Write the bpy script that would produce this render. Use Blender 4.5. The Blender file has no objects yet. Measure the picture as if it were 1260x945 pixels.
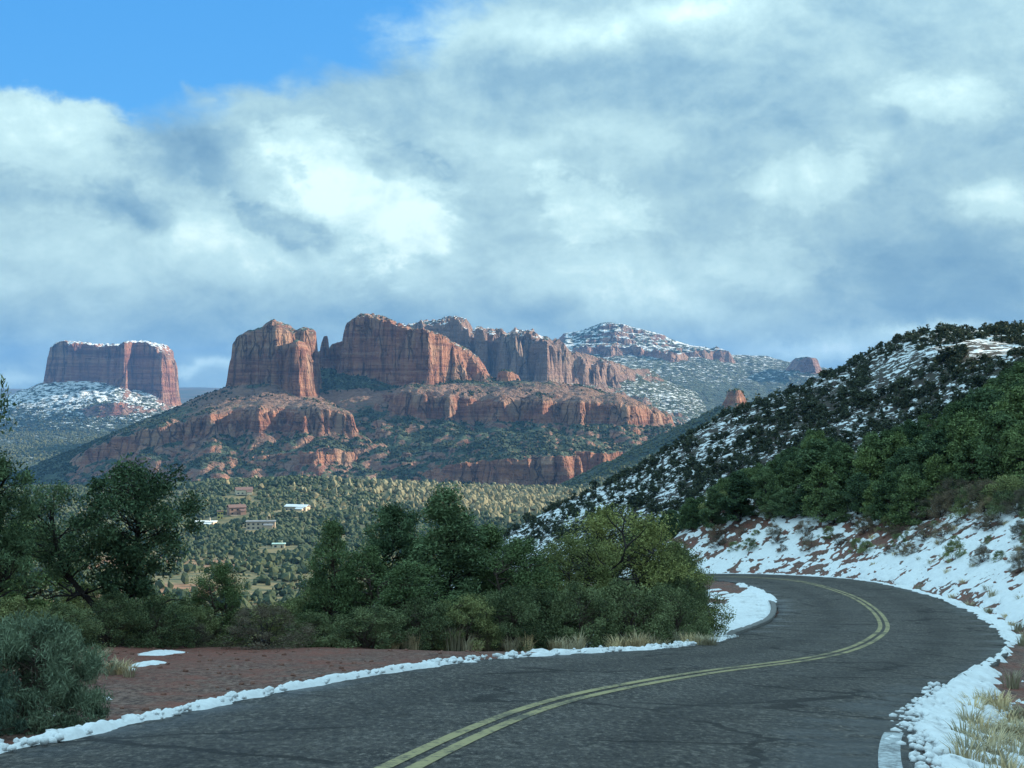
import bpy, math, random
import numpy as np
from mathutils import Vector

# ------------------------------------------------------------------ camera, light, sky
F = 1900.0            # focal length in photo pixels (photo is 1260 x 945)
HX, HY = 630.0, 472.0 # principal point / horizon row
CZ = 1.5              # camera height above the road under it
SUN_AZ, SUN_EL = math.radians(76), math.radians(19)

scene = bpy.context.scene
COL = scene.collection
cam_d = bpy.data.cameras.new('camera'); cam = bpy.data.objects.new('camera', cam_d); COL.objects.link(cam)
cam.location = (0, 0, CZ); cam.rotation_euler = (math.radians(90), 0, 0)
cam_d.sensor_width = 36.0; cam_d.lens = 36.0 * F / 1260.0
cam_d.clip_start = 0.1; cam_d.clip_end = 60000
scene.camera = cam
scene.render.engine = 'CYCLES'
scene.cycles.use_denoising = True
scene.cycles.max_bounces = 5; scene.cycles.diffuse_bounces = 2; scene.cycles.glossy_bounces = 2
scene.cycles.transparent_max_bounces = 4; scene.cycles.volume_bounces = 0
scene.cycles.use_adaptive_sampling = True
scene.view_settings.view_transform = 'Standard'; scene.view_settings.look = 'None'
scene.view_settings.exposure = 0.95; scene.view_settings.gamma = 1.0
scene.view_settings.use_curve_mapping = False

sun_dir = Vector((math.sin(SUN_AZ)*math.cos(SUN_EL), math.cos(SUN_AZ)*math.cos(SUN_EL), math.sin(SUN_EL)))
sd_ = bpy.data.lights.new('sun', 'SUN'); sd_.energy = 5.0; sd_.angle = math.radians(0.6); sd_.color = (1.0, 0.86, 0.68)
sun = bpy.data.objects.new('sun', sd_); COL.objects.link(sun)
sun.rotation_euler = sun_dir.to_track_quat('Z', 'Y').to_euler(); sun.location = (300, 100, 300)

class N:
    """small node-tree writer"""
    def __init__(s, tree): s.t = tree; s.l = tree.links
    def new(s, kind, **kw):
        n = s.t.nodes.new(kind)
        for k, v in kw.items(): setattr(n, k, v)
        return n
    def put(s, sock, v):
        if isinstance(v, bpy.types.NodeSocket): s.l.new(v, sock)
        else: sock.default_value = v
    def m(s, op, a, b=0.0, c=0.0, clamp=False):
        n = s.new('ShaderNodeMath', operation=op); n.use_clamp = clamp
        s.put(n.inputs[0], a); s.put(n.inputs[1], b)
        if op in ('MULTIPLY_ADD', 'SMOOTH_MIN', 'SMOOTH_MAX'): s.put(n.inputs[2], c)
        return n.outputs[0]
    def add(s, a, b): return s.m('ADD', a, b)
    def sub(s, a, b): return s.m('SUBTRACT', a, b)
    def mul(s, a, b): return s.m('MULTIPLY', a, b)
    def step(s, v, lo, hi):
        n = s.new('ShaderNodeMapRange', interpolation_type='SMOOTHSTEP')
        s.put(n.inputs['Value'], v); n.inputs['From Min'].default_value = lo; n.inputs['From Max'].default_value = hi
        return n.outputs[0]
    def mix(s, f, a, b, mode='MIX'):
        n = s.new('ShaderNodeMix', data_type='RGBA', blend_type=mode)
        s.put(n.inputs[0], f)
        for sock, v in ((n.inputs[6], a), (n.inputs[7], b)):
            s.put(sock, v if isinstance(v, bpy.types.NodeSocket) else (v[0], v[1], v[2], 1.0))
        return n.outputs[2]
    def noise(s, vec, scale, detail=4.0, rough=0.55, dist=0.0):
        n = s.new('ShaderNodeTexNoise')
        if vec is not None: s.l.new(vec, n.inputs['Vector'])
        n.inputs['Scale'].default_value = scale; n.inputs['Detail'].default_value = detail
        n.inputs['Roughness'].default_value = rough; n.inputs['Distortion'].default_value = dist
        return n
    def scalev(s, vec, v):
        n = s.new('ShaderNodeVectorMath', operation='MULTIPLY'); s.l.new(vec, n.inputs[0]); n.inputs[1].default_value = v
        return n.outputs[0]
    def ramp(s, f, stops):
        n = s.new('ShaderNodeValToRGB'); s.l.new(f, n.inputs[0]); e = n.color_ramp.elements
        while len(e) < len(stops): e.new(0.5)
        for i, (p, c) in enumerate(stops): e[i].position = p; e[i].color = (c[0], c[1], c[2], 1.0)
        return n.outputs[0]

def az_el(px, py):
    a = math.atan2(px - HX, F); return a, math.atan2((HY - py) * math.cos(a), F)

world = bpy.data.worlds.new('World'); scene.world = world; world.use_nodes = True
def build_world():
    t = world.node_tree; t.nodes.clear(); n = N(t)
    tc = n.new('ShaderNodeTexCoord'); D = tc.outputs['Generated']
    sep = n.new('ShaderNodeSeparateXYZ'); n.l.new(D, sep.inputs[0])
    az = n.m('ARCTAN2', sep.outputs[0], sep.outputs[1]); el = n.m('ARCSINE', sep.outputs[2])
    w1 = n.noise(D, 9.0, 3.0, 0.55); w2 = n.noise(D, 34.0, 5.0, 0.65)
    s1 = n.new('ShaderNodeSeparateColor'); n.l.new(w1.outputs['Color'], s1.inputs[0])
    s2 = n.new('ShaderNodeSeparateColor'); n.l.new(w2.outputs['Color'], s2.inputs[0])
    azw = n.add(n.add(az, n.mul(n.sub(s1.outputs[0], .5), .10)), n.mul(n.sub(s2.outputs[0], .5), .030))
    elw = n.add(n.add(el, n.mul(n.sub(s1.outputs[1], .5), .06)), n.mul(n.sub(s2.outputs[1], .5), .024))
    cmb = n.new('ShaderNodeCombineXYZ'); n.l.new(azw, cmb.inputs[0]); n.l.new(elw, cmb.inputs[1]); Q = cmb.outputs[0]
    def blob(px, py, rx, ry, rot=0.0):
        a, e = az_el(px, py); mp = n.new('ShaderNodeMapping', vector_type='TEXTURE'); n.l.new(Q, mp.inputs['Vector'])
        mp.inputs['Location'].default_value = (a, e, 0); mp.inputs['Rotation'].default_value = (0, 0, math.radians(rot)); mp.inputs['Scale'].default_value = (rx/F, ry/F, 1)
        dt = n.new('ShaderNodeVectorMath', operation='DOT_PRODUCT'); n.l.new(mp.outputs[0], dt.inputs[0]); n.l.new(mp.outputs[0], dt.inputs[1])
        return n.m('POWER', .3679, dt.outputs['Value'])
    flat = n.scalev(D, (1.0, 1.0, 2.4))
    fb = n.noise(flat, 5.0, 4.0, 0.55).outputs[0]; fb2 = n.noise(flat, 16.0, 6.0, 0.62, .3).outputs[0]; fb3 = n.noise(n.scalev(D, (1, 1, 1.6)), 55.0, 5.0, 0.66, .4).outputs[0]
    B = n.add(n.add(n.mul(n.sub(fb, .5), .40), .44), n.mul(n.sub(fb2, .5), .36))
    # bright and dark masses of the cloud deck (directions in the sky)
    soft = [(450, 250, 120, 75, 10, .42), (330, 235, 60, 40, 30, .25), (200, 325, 260, 75, 0, .26), (720, 290, 90, 70, -20, .34), (790, 375, 130, 30, -15, .40),
            (560, 330, 100, 60, 0, .10), (30, 165, 80, 45, -15, .30), (230, 285, 90, 40, 10, .30), (780, 25, 230, 26, 5, .42), (1150, 105, 120, 34, -8, .22),
            (1000, 215, 60, 38, 0, .36), (1225, 245, 60, 26, -12, .34), (1065, 172, 32, 22, 0, .20), (920, 330, 110, 42, 0, .24), (640, 200, 60, 20, 0, .14),
            (1040, 432, 110, 13, 6, .46), (1150, 405, 90, 10, 4, .42), (250, 467, 60, 8, 0, .40), (20, 467, 60, 8, 0, .40), (880, 135, 60, 12, 0, .12),
            (720, 90, 180, 36, 0, -.24), (980, 90, 150, 40, 0, -.16), (250, 205, 95, 36, -25, -.46), (345, 268, 70, 22, -20, -.44), (515, 200, 60, 26, -15, -.44),
            (140, 255, 70, 18, -15, -.38), (1140, 345, 150, 55, -4, -.34), (420, 350, 130, 60, 0, -.06), (120, 430, 220, 30, 0, -.16), (600, 375, 190, 40, 0, -.26),
            (880, 280, 130, 50, 0, -.08), (960, 415, 110, 16, 0, -.10), (440, 385, 200, 36, 0, -.22)]
    for (px, py, rx, ry, rot, w) in soft:
        B = n.m('MULTIPLY_ADD', blob(px, py, rx, ry, rot), w if w > 0 else w*.60, B)
    # puffs with broken, wispy edges
    fr = n.add(n.mul(n.sub(fb2, .5), 1.1), n.mul(n.sub(fb3, .5), .9))
    for (px, py, rx, ry, rot, w) in [(455, 240, 110, 85, -10, .15), (725, 265, 70, 44, -20, .14), (1000, 212, 62, 38, 0, .09), (300, 215, 88, 36, -28, -.20),
                                     (350, 268, 70, 22, -20, -.22), (520, 205, 62, 26, -15, -.18), (175, 250, 56, 20, -20, -.16), (60, 190, 95, 60, -20, .10), (945, 320, 80, 38, 0, .08), (1215, 240, 66, 26, -10, .09), (1160, 110, 100, 30, -8, .08)]:
        m = n.step(n.add(blob(px, py, rx, ry, rot), fr), .28, .60)
        B = n.m('MULTIPLY_ADD', m, w if w > 0 else w*.8, B)
    roundv = n.scalev(D, (1.0, 1.0, 1.35))
    def shifted(scale, off):
        v = n.new('ShaderNodeVectorMath', operation='ADD'); n.l.new(roundv, v.inputs[0]); v.inputs[1].default_value = off
        return n.noise(v.outputs[0], scale, 6.0, 0.60, .35).outputs[0]
    rel = n.sub(shifted(10.0, (0, 0, 0)), shifted(10.0, (.016, 0, .028)))   # billows lit from the sun's side
    rel2 = n.sub(shifted(27.0, (0, 0, 0)), shifted(27.0, (.006, 0, .011)))
    B = n.add(n.add(B, n.mul(n.sub(fb3, .5), .14)), n.add(n.mul(rel, .62), n.mul(rel2, .42)))
    cloud = n.ramp(B, [(0.0, (.125, .255, .38)), (.30, (.205, .355, .455)), (.55, (.315, .480, .54)), (.80, (.44, .63, .66)), (1.0, (.62, .80, .79))])
    # clear blue gap
    hole = n.add(blob(170, 30, 330, 118, 12), n.mul(blob(230, -210, 420, 170, 0), .9))
    cov = n.add(n.sub(.92, n.mul(hole, 1.15)), n.add(n.mul(n.sub(fb, .5), .7), n.mul(n.sub(fb2, .5), .45)))
    for (px, py, rx, ry, rot, w) in [(150, 92, 50, 12, 0, .22), (230, 115, 40, 12, -25, .22), (40, 150, 90, 30, -20, .5)]:
        cov = n.add(cov, n.mul(blob(px, py, rx, ry, rot), w))
    mask = n.step(cov, .30, .66)
    sky = n.new('ShaderNodeTexSky', sky_type='NISHITA'); sky.sun_disc = False
    sky.sun_elevation = SUN_EL; sky.sun_rotation = SUN_AZ; sky.altitude = 1300; sky.air_density = 1.2; sky.dust_density = .4; sky.ozone_density = 2.0
    blue = n.mix(1.0, sky.outputs[0], (.10, .15, .165), 'MULTIPLY')
    blue = n.mix(.70, blue, (.030, .25, .66))
    # an overcast deck brightens from horizon to zenith (about 1 : 2.2)
    ze = n.m('MULTIPLY_ADD', n.m('MAXIMUM', sep.outputs[2], 0.0), 1.25, .88); zc = n.new('ShaderNodeCombineColor')
    for i in range(3): n.l.new(ze, zc.inputs[i])
    cloud = n.mix(1.0, cloud, zc.outputs[0], 'MULTIPLY')
    col = n.mix(mask, blue, cloud)
    bg = n.new('ShaderNodeBackground'); n.l.new(col, bg.inputs[0]); bg.inputs[1].default_value = 0.70
    out = n.new('ShaderNodeOutputWorld'); n.l.new(bg.outputs[0], out.inputs[0])
build_world()
world.cycles.sampling_method = 'MANUAL'; world.cycles.sample_map_resolution = 256

# ------------------------------------------------------------------ helpers
def hsh(xi, yi, seed):
    h = (xi.astype(np.int64) * 374761393 + yi.astype(np.int64) * 668265263 + seed * 974634777) & 0xffffffff
    h = ((h ^ (h >> 13)) * 1274126177) & 0xffffffff
    h = ((h ^ (h >> 16)) * 2246822519) & 0xffffffff
    return ((h ^ (h >> 15)) & 0xffffff) / float(0xffffff)
def vn(x, y, seed=0):
    x = np.asarray(x, float); y = np.asarray(y, float)
    xi = np.floor(x); yi = np.floor(y); fx = x - xi; fy = y - yi
    fx = fx*fx*fx*(fx*(fx*6-15)+10); fy = fy*fy*fy*(fy*(fy*6-15)+10)
    a = hsh(xi, yi, seed); b = hsh(xi+1, yi, seed); c = hsh(xi, yi+1, seed); d = hsh(xi+1, yi+1, seed)
    return (a*(1-fx)+b*fx)*(1-fy) + (c*(1-fx)+d*fx)*fy
def fbm(x, y, seed=0, oct=4, gain=.5):
    s = 0; a = 1; t = 0; c, sn = .8, .6
    x = np.asarray(x, float); y = np.asarray(y, float)
    for o in range(oct):
        s = s + a*vn(x, y, seed+o*17); t += a; a *= gain
        x, y = (c*x - sn*y)*2.03+5.3, (sn*x + c*y)*2.03+1.7
    return s/t
def ridged(x, y, seed=0, oct=3):
    s = 0; a = 1; t = 0
    for o in range(oct):
        s = s + a*(1-np.abs(2*vn(x, y, seed+o*13)-1)); t += a; a *= .5; x = x*2.1+3.1; y = y*2.1+7.7
    return s/t
def sstep(v, lo, hi):
    t = np.clip((v-lo)/(hi-lo), 0, 1); return t*t*(3-2*t)
def PX(px, d): return (px-HX)/F*d
def PZ(py, d): return CZ-(py-HY)/F*d
def P3(px, py, d): return (PX(px, d), d, PZ(py, d))

def mesh_np(name, verts, faces, mat=None, smooth=False, attrs=None, loops=4):
    """mesh from numpy arrays; faces (n,3) or (n,4)"""
    verts = np.asarray(verts, np.float32); faces = np.asarray(faces, np.int32)
    me = bpy.data.meshes.new(name); k = faces.shape[1]
    me.vertices.add(len(verts)); me.vertices.foreach_set('co', verts.ravel())
    me.loops.add(faces.size); me.loops.foreach_set('vertex_index', faces.ravel())
    me.polygons.add(len(faces)); me.polygons.foreach_set('loop_start', np.arange(0, faces.size, k, dtype=np.int32))
    try: me.polygons.foreach_set('loop_total', np.full(len(faces), k, np.int32))
    except Exception: pass
    me.polygons.foreach_set('use_smooth', np.full(len(faces), smooth, bool))
    for an, av in (attrs or {}).items():
        a = me.attributes.new(an, 'FLOAT', 'POINT'); a.data.foreach_set('value', np.asarray(av, np.float32).ravel())
    me.update(); me.validate()
    if mat: me.materials.append(mat)
    return me
def link(name, me, parent=None, loc=(0, 0, 0), rz=0.0, sc=None):
    o = bpy.data.objects.new(name, me); COL.objects.link(o); o.location = loc; o.rotation_euler = (0, 0, rz)
    if sc is not None: o.scale = sc if hasattr(sc, '__len__') else (sc, sc, sc)
    if parent: o.parent = parent
    return o
def tag(o, label=None, cat=None, group=None, kind=None):
    if label: o['label'] = label
    if cat: o['category'] = cat
    if group: o['group'] = group
    if kind: o['kind'] = kind
    return o
def grid_faces(nx, ny):
    i = np.arange(nx*ny).reshape(ny, nx)
    return np.stack([i[:-1, :-1], i[:-1, 1:], i[1:, 1:], i[1:, :-1]], -1).reshape(-1, 4)
class Sheet:
    """regular height grid, with a sampler"""
    def __init__(s, xs, ys, fn):
        s.xs, s.ys = xs, ys; s.X, s.Y = np.meshgrid(xs, ys); s.Z = fn(s.X, s.Y)
    def z(s, x, y):
        fx = np.clip((np.asarray(x)-s.xs[0])/(s.xs[1]-s.xs[0]), 0, len(s.xs)-1.001); fy = np.clip((np.asarray(y)-s.ys[0])/(s.ys[1]-s.ys[0]), 0, len(s.ys)-1.001)
        i = fx.astype(int); j = fy.astype(int); u = fx-i; v = fy-j; Z = s.Z
        return (Z[j, i]*(1-u)+Z[j, i+1]*u)*(1-v)+(Z[j+1, i]*(1-u)+Z[j+1, i+1]*u)*v
    def slope(s):
        gy, gx = np.gradient(s.Z, s.ys, s.xs); return np.hypot(gx, gy)
    def build(s, name, mat, smooth=True, attrs=None):
        v = np.stack([s.X, s.Y, s.Z], -1).reshape(-1, 3)
        return link(name, mesh_np(name, v, grid_faces(len(s.xs), len(s.ys)), mat, smooth, attrs))

# ------------------------------------------------------------------ materials
def mat(name):
    m = bpy.data.materials.new(name); m.use_nodes = True; t = m.node_tree; t.nodes.clear(); n = N(t)
    out = n.new('ShaderNodeOutputMaterial'); b = n.new('ShaderNodeBsdfPrincipled'); n.l.new(b.outputs[0], out.inputs[0])
    b.inputs['Roughness'].default_value = .85; b.inputs['Specular IOR Level'].default_value = .25
    return m, n, b
def pos(n): return n.new('ShaderNodeNewGeometry').outputs['Position']
def objco(n): return n.new('ShaderNodeTexCoord').outputs['Object']
def attr(n, name): return n.new('ShaderNodeAttribute', attribute_name=name).outputs['Fac']
def bump(n, b, h, strength, dist):
    bp = n.new('ShaderNodeBump'); bp.inputs['Strength'].default_value = strength; bp.inputs['Distance'].default_value = dist
    n.l.new(h, bp.inputs['Height']); n.l.new(bp.outputs[0], b.inputs['Normal'])
SNOW = (.80, .84, .87)

def rock_material(name, s=1.0, tan=0.55, veg=(.042, .060, .036), soil=(.185, .112, .082), warm=1.0, pale=0.0):
    """banded red sandstone on steep faces, scrub and soil on slopes, snow where it lies; s = size of features in metres / 10"""
    m, n, b = mat(name); p = pos(n)
    g = n.new('ShaderNodeNewGeometry'); sep = n.new('ShaderNodeSeparateXYZ'); n.l.new(g.outputs['Normal'], sep.inputs[0]); nz = sep.outputs[2]
    strata = n.noise(n.scalev(p, (.004/s, .004/s, .060/s)), 1.0, 6, .65, .4).outputs[0]
    streak = n.noise(n.scalev(p, (.075/s, .075/s, .008/s)), 1.0, 6, .62).outputs[0]
    blot = n.noise(p, .016/s, 5, .6).outputs[0]
    vo = n.new('ShaderNodeTexVoronoi', feature='DISTANCE_TO_EDGE'); wv = n.new('ShaderNodeVectorMath', operation='ADD')
    n.l.new(n.scalev(p, (.055/s, .055/s, .008/s)), wv.inputs[0]); n.l.new(n.scalev(n.noise(p, .03/s, 4, .6).outputs['Color'], (.9, .9, .7)), wv.inputs[1]); n.l.new(wv.outputs[0], vo.inputs['Vector']); vo.inputs['Scale'].default_value = 1.0
    crack = n.mul(n.step(vo.outputs['Distance'], .08, .0), n.step(blot, .40, .60))
    rock = n.ramp(strata, [(.30, (.125*warm, .052, .040)), (.44, (.245*warm, .100, .066)), (.56, (.36*warm, .172, .105)), (.70, (.205*warm, .078, .052))])
    rock = n.mix(n.mul(n.step(blot, .47, .66), tan), rock, (.44, .31, .21))
    rock = n.mix(n.mul(n.step(streak, .50, .66), .65), rock, (.082, .048, .044))
    rock = n.mix(n.mul(n.step(streak, .44, .34), .35), rock, (.40, .24, .16))
    band = n.noise(n.scalev(p, (.006/s, .006/s, .17/s)), 1.0, 3, .6).outputs[0]
    rock = n.mix(n.mul(n.step(band, .57, .62), .38), rock, (.085, .048, .040)); rock = n.mix(n.mul(n.step(band, .42, .37), .30), rock, (.45, .30, .21))
    rock = n.mix(n.mul(crack, .55), rock, (.050, .030, .028))
    if pale: rock = n.mix(pale, rock, (.24, .205, .175))
    fine = n.noise(p, .09/s, 5, .65).outputs[0]
    soilc = n.mix(n.step(fine, .35, .65), soil, tuple(c*1.5 for c in soil))
    vfine = n.noise(p, .16/s, 4, .6).outputs[0]
    vg = n.mix(n.step(vfine, .4, .65), veg, tuple(c*2.0 for c in veg))
    slopec = n.mix(n.step(n.add(attr(n, 'veg'), n.mul(n.sub(fine, .5), 1.1)), .38, .60), soilc, vg)
    cl = n.new('ShaderNodeMapRange', interpolation_type='SMOOTHSTEP'); n.put(cl.inputs['Value'], n.add(nz, n.mul(n.sub(fine, .5), .40)))
    cl.inputs['From Min'].default_value = .74; cl.inputs['From Max'].default_value = .60
    base = n.mix(cl.outputs[0], slopec, rock)
    sn = n.noise(n.scalev(p, (.10/s, .10/s, .30/s)), 1.0, 5, .62).outputs[0]
    snf = n.step(n.add(n.add(attr(n, 'snow'), n.mul(n.sub(sn, .5), 1.3)), n.mul(n.sub(nz, .8), .9)), .50, .64)
    base = n.mix(snf, base, SNOW)
    n.l.new(base, b.inputs['Base Color'])
    bump(n, b, n.sub(n.add(n.mul(fine, .8), n.add(n.mul(streak, 1.2), n.mul(strata, .8))), n.mul(crack, .8)), 1.0, 11.0*s)
    return m

def foliage(name, a, b_, rough=.85, leafspec=.06):
    m, n, b = mat(name); t = attr(n, 'tint')
    oi = n.new('ShaderNodeObjectInfo')
    c = n.mix(t, a, b_)
    c2 = n.mix(1.0, c, n.ramp(oi.outputs['Random'], [(0.0, (.60, .66, .68)), (.5, (1, 1, 1)), (1.0, (1.45, 1.32, 1.12))]), 'MULTIPLY')
    n.l.new(c2, b.inputs['Base Color']); b.inputs['Roughness'].default_value = rough; b.inputs['Specular IOR Level'].default_value = leafspec
    return m
def flatmat(name, c, var=.25, scale=3.0, rough=.85, bmp=0.0, detail=5):
    m, n, b = mat(name); p = objco(n); f = n.noise(p, scale, detail, .6).outputs[0]
    n.l.new(n.mix(f, tuple(x*(1-var) for x in c), tuple(x*(1+var) for x in c)), b.inputs['Base Color'])
    b.inputs['Roughness'].default_value = rough
    if bmp: bump(n, b, f, .6, bmp)
    return m
M = {}
M['bark'] = flatmat('bark', (.085, .062, .050), .45, 14, .9, .02)
M['darkbark'] = flatmat('dark_bark', (.035, .028, .026), .4, 14, .9, .02)
M['pinyon'] = foliage('pinyon_needles', (0.025, 0.051, 0.030), (0.211, 0.302, 0.156))
M['juniper'] = foliage('juniper_foliage', (0.031, 0.053, 0.029), (0.235, 0.328, 0.145))
M['scrub'] = foliage('scrub_leaves', (0.043, 0.065, 0.034), (0.343, 0.394, 0.191))
M['olive'] = foliage('olive_leaves', (0.065, 0.088, 0.036), (0.386, 0.413, 0.164))
M['sage'] = foliage('sage_leaves', (0.057, 0.091, 0.068), (0.250, 0.326, 0.228))
M['brown'] = foliage('brown_twigs', (0.079, 0.065, 0.050), (0.318, 0.260, 0.188))
M['straw'] = foliage('straw', (.34, .28, .18), (.58, .50, .34))
M['hillscrub'] = foliage('hill_scrub', (.030, .044, .034), (.120, .140, .090))

def soil_material():
    m, n, b = mat('red_soil'); p = pos(n)
    f1 = n.noise(p, .35, 5, .6).outputs[0]; f2 = n.noise(p, 5.0, 5, .65).outputs[0]; f3 = n.noise(p, 30.0, 3, .6).outputs[0]
    c = n.mix(f1, (.185, .050, .038), (.290, .100, .070)); c = n.mix(n.mul(n.step(f2, .42, .66), .8), c, (.125, .068, .052)); c = n.mix(n.mul(n.step(f3, .54, .66), .6), c, (.32, .22, .17))
    v = n.new('ShaderNodeTexVoronoi'); n.l.new(p, v.inputs['Vector']); v.inputs['Scale'].default_value = 9.0
    peb = n.m('LESS_THAN', v.outputs['Distance'], .26)
    sv = n.new('ShaderNodeSeparateColor'); n.l.new(v.outputs['Color'], sv.inputs[0])
    c = n.mix(n.mul(peb, n.step(sv.outputs[0], .45, .9)), c, (.30, .21, .165))
    gr = n.noise(n.scalev(p, (1.0, .5, 1.0)), 11.0, 5, .8).outputs[0]; gm = n.mul(attr(n, 'gravel'), n.step(n.noise(p, .9, 4, .6).outputs[0], .30, .60))
    gc = n.mix(n.step(gr, .42, .60), (.055, .034, .030), (.27, .185, .15)); c = n.mix(n.mul(gm, .85), c, gc)
    # leaf litter and grey grit on the vegetated ground
    c = n.mix(n.mul(attr(n, 'litter'), n.step(n.noise(p, 2.2, 5, .6).outputs[0], .35, .6)), c, (.085, .072, .052))
    n.l.new(c, b.inputs['Base Color']); bump(n, b, n.add(f2, n.mul(f3, .5)), .8, .08)
    return m
M['soil'] = soil_material()
def hill_material():
    m, n, b = mat('snowy_hillside'); p = pos(n)
    f1 = n.noise(p, .05, 5, .6).outputs[0]; f2 = n.noise(p, .5, 5, .65).outputs[0]
    c = n.mix(f1, (.036, .033, .031), (.075, .053, .046)); c = n.mix(n.step(f2, .40, .68), c, (.055, .060, .042))
    sn = n.noise(n.scalev(p, (.42, .50, 1.3)), 1.0, 5, .68, .5).outputs[0]
    sb = n.noise(p, .02, 3, .5).outputs[0]
    snf = n.step(n.add(n.add(sn, n.mul(n.sub(sb, .5), .35)), n.mul(n.sub(attr(n, 'snow'), .5), 1.0)), .492, .54)
    c = n.mix(snf, c, SNOW); n.l.new(c, b.inputs['Base Color'])
    bump(n, b, n.add(f2, n.mul(snf, .6)), .8, .5)
    return m
M['hill'] = hill_material()
def valley_material():
    m, n, b = mat('valley_ground'); p = pos(n)
    f1 = n.noise(p, .008, 4, .55).outputs[0]; f2 = n.noise(p, .07, 5, .62).outputs[0]
    c = n.mix(n.step(f1, .35, .62), (.14, .125, .062), (.20, .165, .085)); c = n.mix(n.step(f2, .45, .68), c, (.075, .092, .045))
    c = n.mix(n.mul(attr(n, 'red'), n.step(f2, .2, .4)), c, (.36, .15, .10))
    n.l.new(c, b.inputs['Base Color']); return m
M['valley'] = valley_material()
def asphalt_material():
    m, n, b = mat('worn_asphalt'); p = pos(n)
    f1 = n.noise(p, .55, 5, .6).outputs[0]; f2 = n.noise(p, 5.0, 6, .75).outputs[0]; f3 = n.noise(p, 24.0, 4, .85).outputs[0]
    c = n.mix(f1, (.072, .074, .080), (.128, .128, .130))
    chip = n.noise(n.scalev(p, (1.0, .34, 1.0)), 15.0, 5, .80).outputs[0]; blotch = n.noise(n.scalev(p, (1.0, .5, 1.0)), 3.2, 5, .75).outputs[0]
    c = n.mix(n.mul(n.step(blotch, .52, .40), .7), c, (.040, .043, .050)); c = n.mix(n.mul(n.step(blotch, .55, .68), .6), c, (.19, .185, .175))
    c = n.mix(n.step(chip, .49, .40), c, (.010, .012, .015)); c = n.mix(n.step(chip, .53, .62), c, (.33, .325, .31))
    c = n.mix(n.mul(n.step(f2, .50, .66), .6), c, (.045, .047, .052)); c = n.mix(n.mul(n.step(f3, .52, .60), .5), c, (.25, .245, .23))
    lane = attr(n, 'lane')  # lateral offset in metres: wheel paths polished a little paler
    wp = n.add(n.m('POWER', 2.718, n.mul(n.m('POWER', n.sub(n.m('ABSOLUTE', lane), .85), 2.0), -7.0)), n.m('POWER', 2.718, n.mul(n.m('POWER', n.sub(n.m('ABSOLUTE', lane), 2.55), 2.0), -7.0)))
    oil = n.m('POWER', 2.718, n.mul(n.m('POWER', n.sub(n.m('ABSOLUTE', lane), 1.7), 2.0), -6.0))
    c = n.mix(n.mul(oil, .45), c, (.040, .042, .046)); c = n.mix(n.mul(wp, .22), c, (.125, .13, .135))
    f4 = n.noise(p, 11.0, 5, .8).outputs[0]; c = n.mix(n.mul(n.step(f4, .52, .62), .5), c, (.035, .037, .041)); c = n.mix(n.mul(n.step(f4, .44, .36), .45), c, (.21, .205, .195))
    # sealed cracks
    v = n.new('ShaderNodeTexVoronoi', feature='DISTANCE_TO_EDGE'); wv = n.new('ShaderNodeVectorMath', operation='ADD')
    n.l.new(p, wv.inputs[0]); n.l.new(n.scalev(n.noise(p, 1.1, 4, .6).outputs['Color'], (1.0, 1.0, 0)), wv.inputs[1])
    n.l.new(wv.outputs[0], v.inputs['Vector']); v.inputs['Scale'].default_value = .30
    crk = n.mul(n.m('LESS_THAN', v.outputs['Distance'], .020), n.step(n.noise(p, .4, 2, .5).outputs[0], .40, .52))
    c = n.mix(n.mul(crk, .85), c, (.022, .022, .024))
    c = n.mix(1.0, c, (.72, .64, .575), 'MULTIPLY')
    wet = n.mul(n.step(n.m('ABSOLUTE', lane), 2.5, 3.4), n.step(n.noise(p, .5, 4, .6).outputs[0], .45, .60)); c = n.mix(n.mul(wet, .55), c, (.026, .028, .031))
    # pale mud and melt-water stains drifting off the verge
    st = n.step(n.noise(n.scalev(p, (.25, 1.3, 1.0)), 1.0, 5, .6, .8).outputs[0], .55, .75)
    c = n.mix(n.mul(st, .28), c, (.17, .15, .135))
    n.l.new(c, b.inputs['Base Color'])
    n.l.new(n.sub(n.m('MULTIPLY_ADD', f1, -.25, .75), n.mul(wet, .30)), b.inputs['Roughness']); b.inputs['Specular IOR Level'].default_value = .10
    bump(n, b, n.add(f3, n.mul(f2, .5)), .9, .02)
    return m
M['asphalt'] = asphalt_material()
def paint(name, c, worn):
    m, n, b = mat(name); p = pos(n)
    f = n.noise(p, 14.0, 5, .7).outputs[0]; g = n.noise(p, .8, 3, .6).outputs[0]
    n.l.new(n.mix(n.step(n.add(f, n.mul(n.sub(g, .5), .8)), .44, .66), c, worn), b.inputs['Base Color']); return m
M['yellow'] = paint('worn_yellow_paint', (.37, .315, .165), (.10, .095, .075))
M['white'] = paint('worn_white_paint', (.52, .56, .58), (.20, .21, .22))
def snow_material():
    m, n, b = mat('snow'); p = pos(n)
    f = n.noise(p, 6.0, 5, .65).outputs[0]; d = n.noise(p, 1.3, 4, .6).outputs[0]
    c = n.mix(n.step(f, .35, .7), (.86, .88, .90), (.76, .78, .80)); c = n.mix(n.mul(n.step(d, .60, .82), .35), c, (.50, .42, .36))
    n.l.new(c, b.inputs['Base Color']); b.inputs['Roughness'].default_value = .6; bump(n, b, f, .7, .05); return m
M['snow'] = snow_material()
M['kerb'] = flatmat('kerb_concrete', (.19, .185, .18), .35, 5)
M['stone'] = flatmat('red_stone', (.22, .11, .085), .4, 6, .9, .02)

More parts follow.
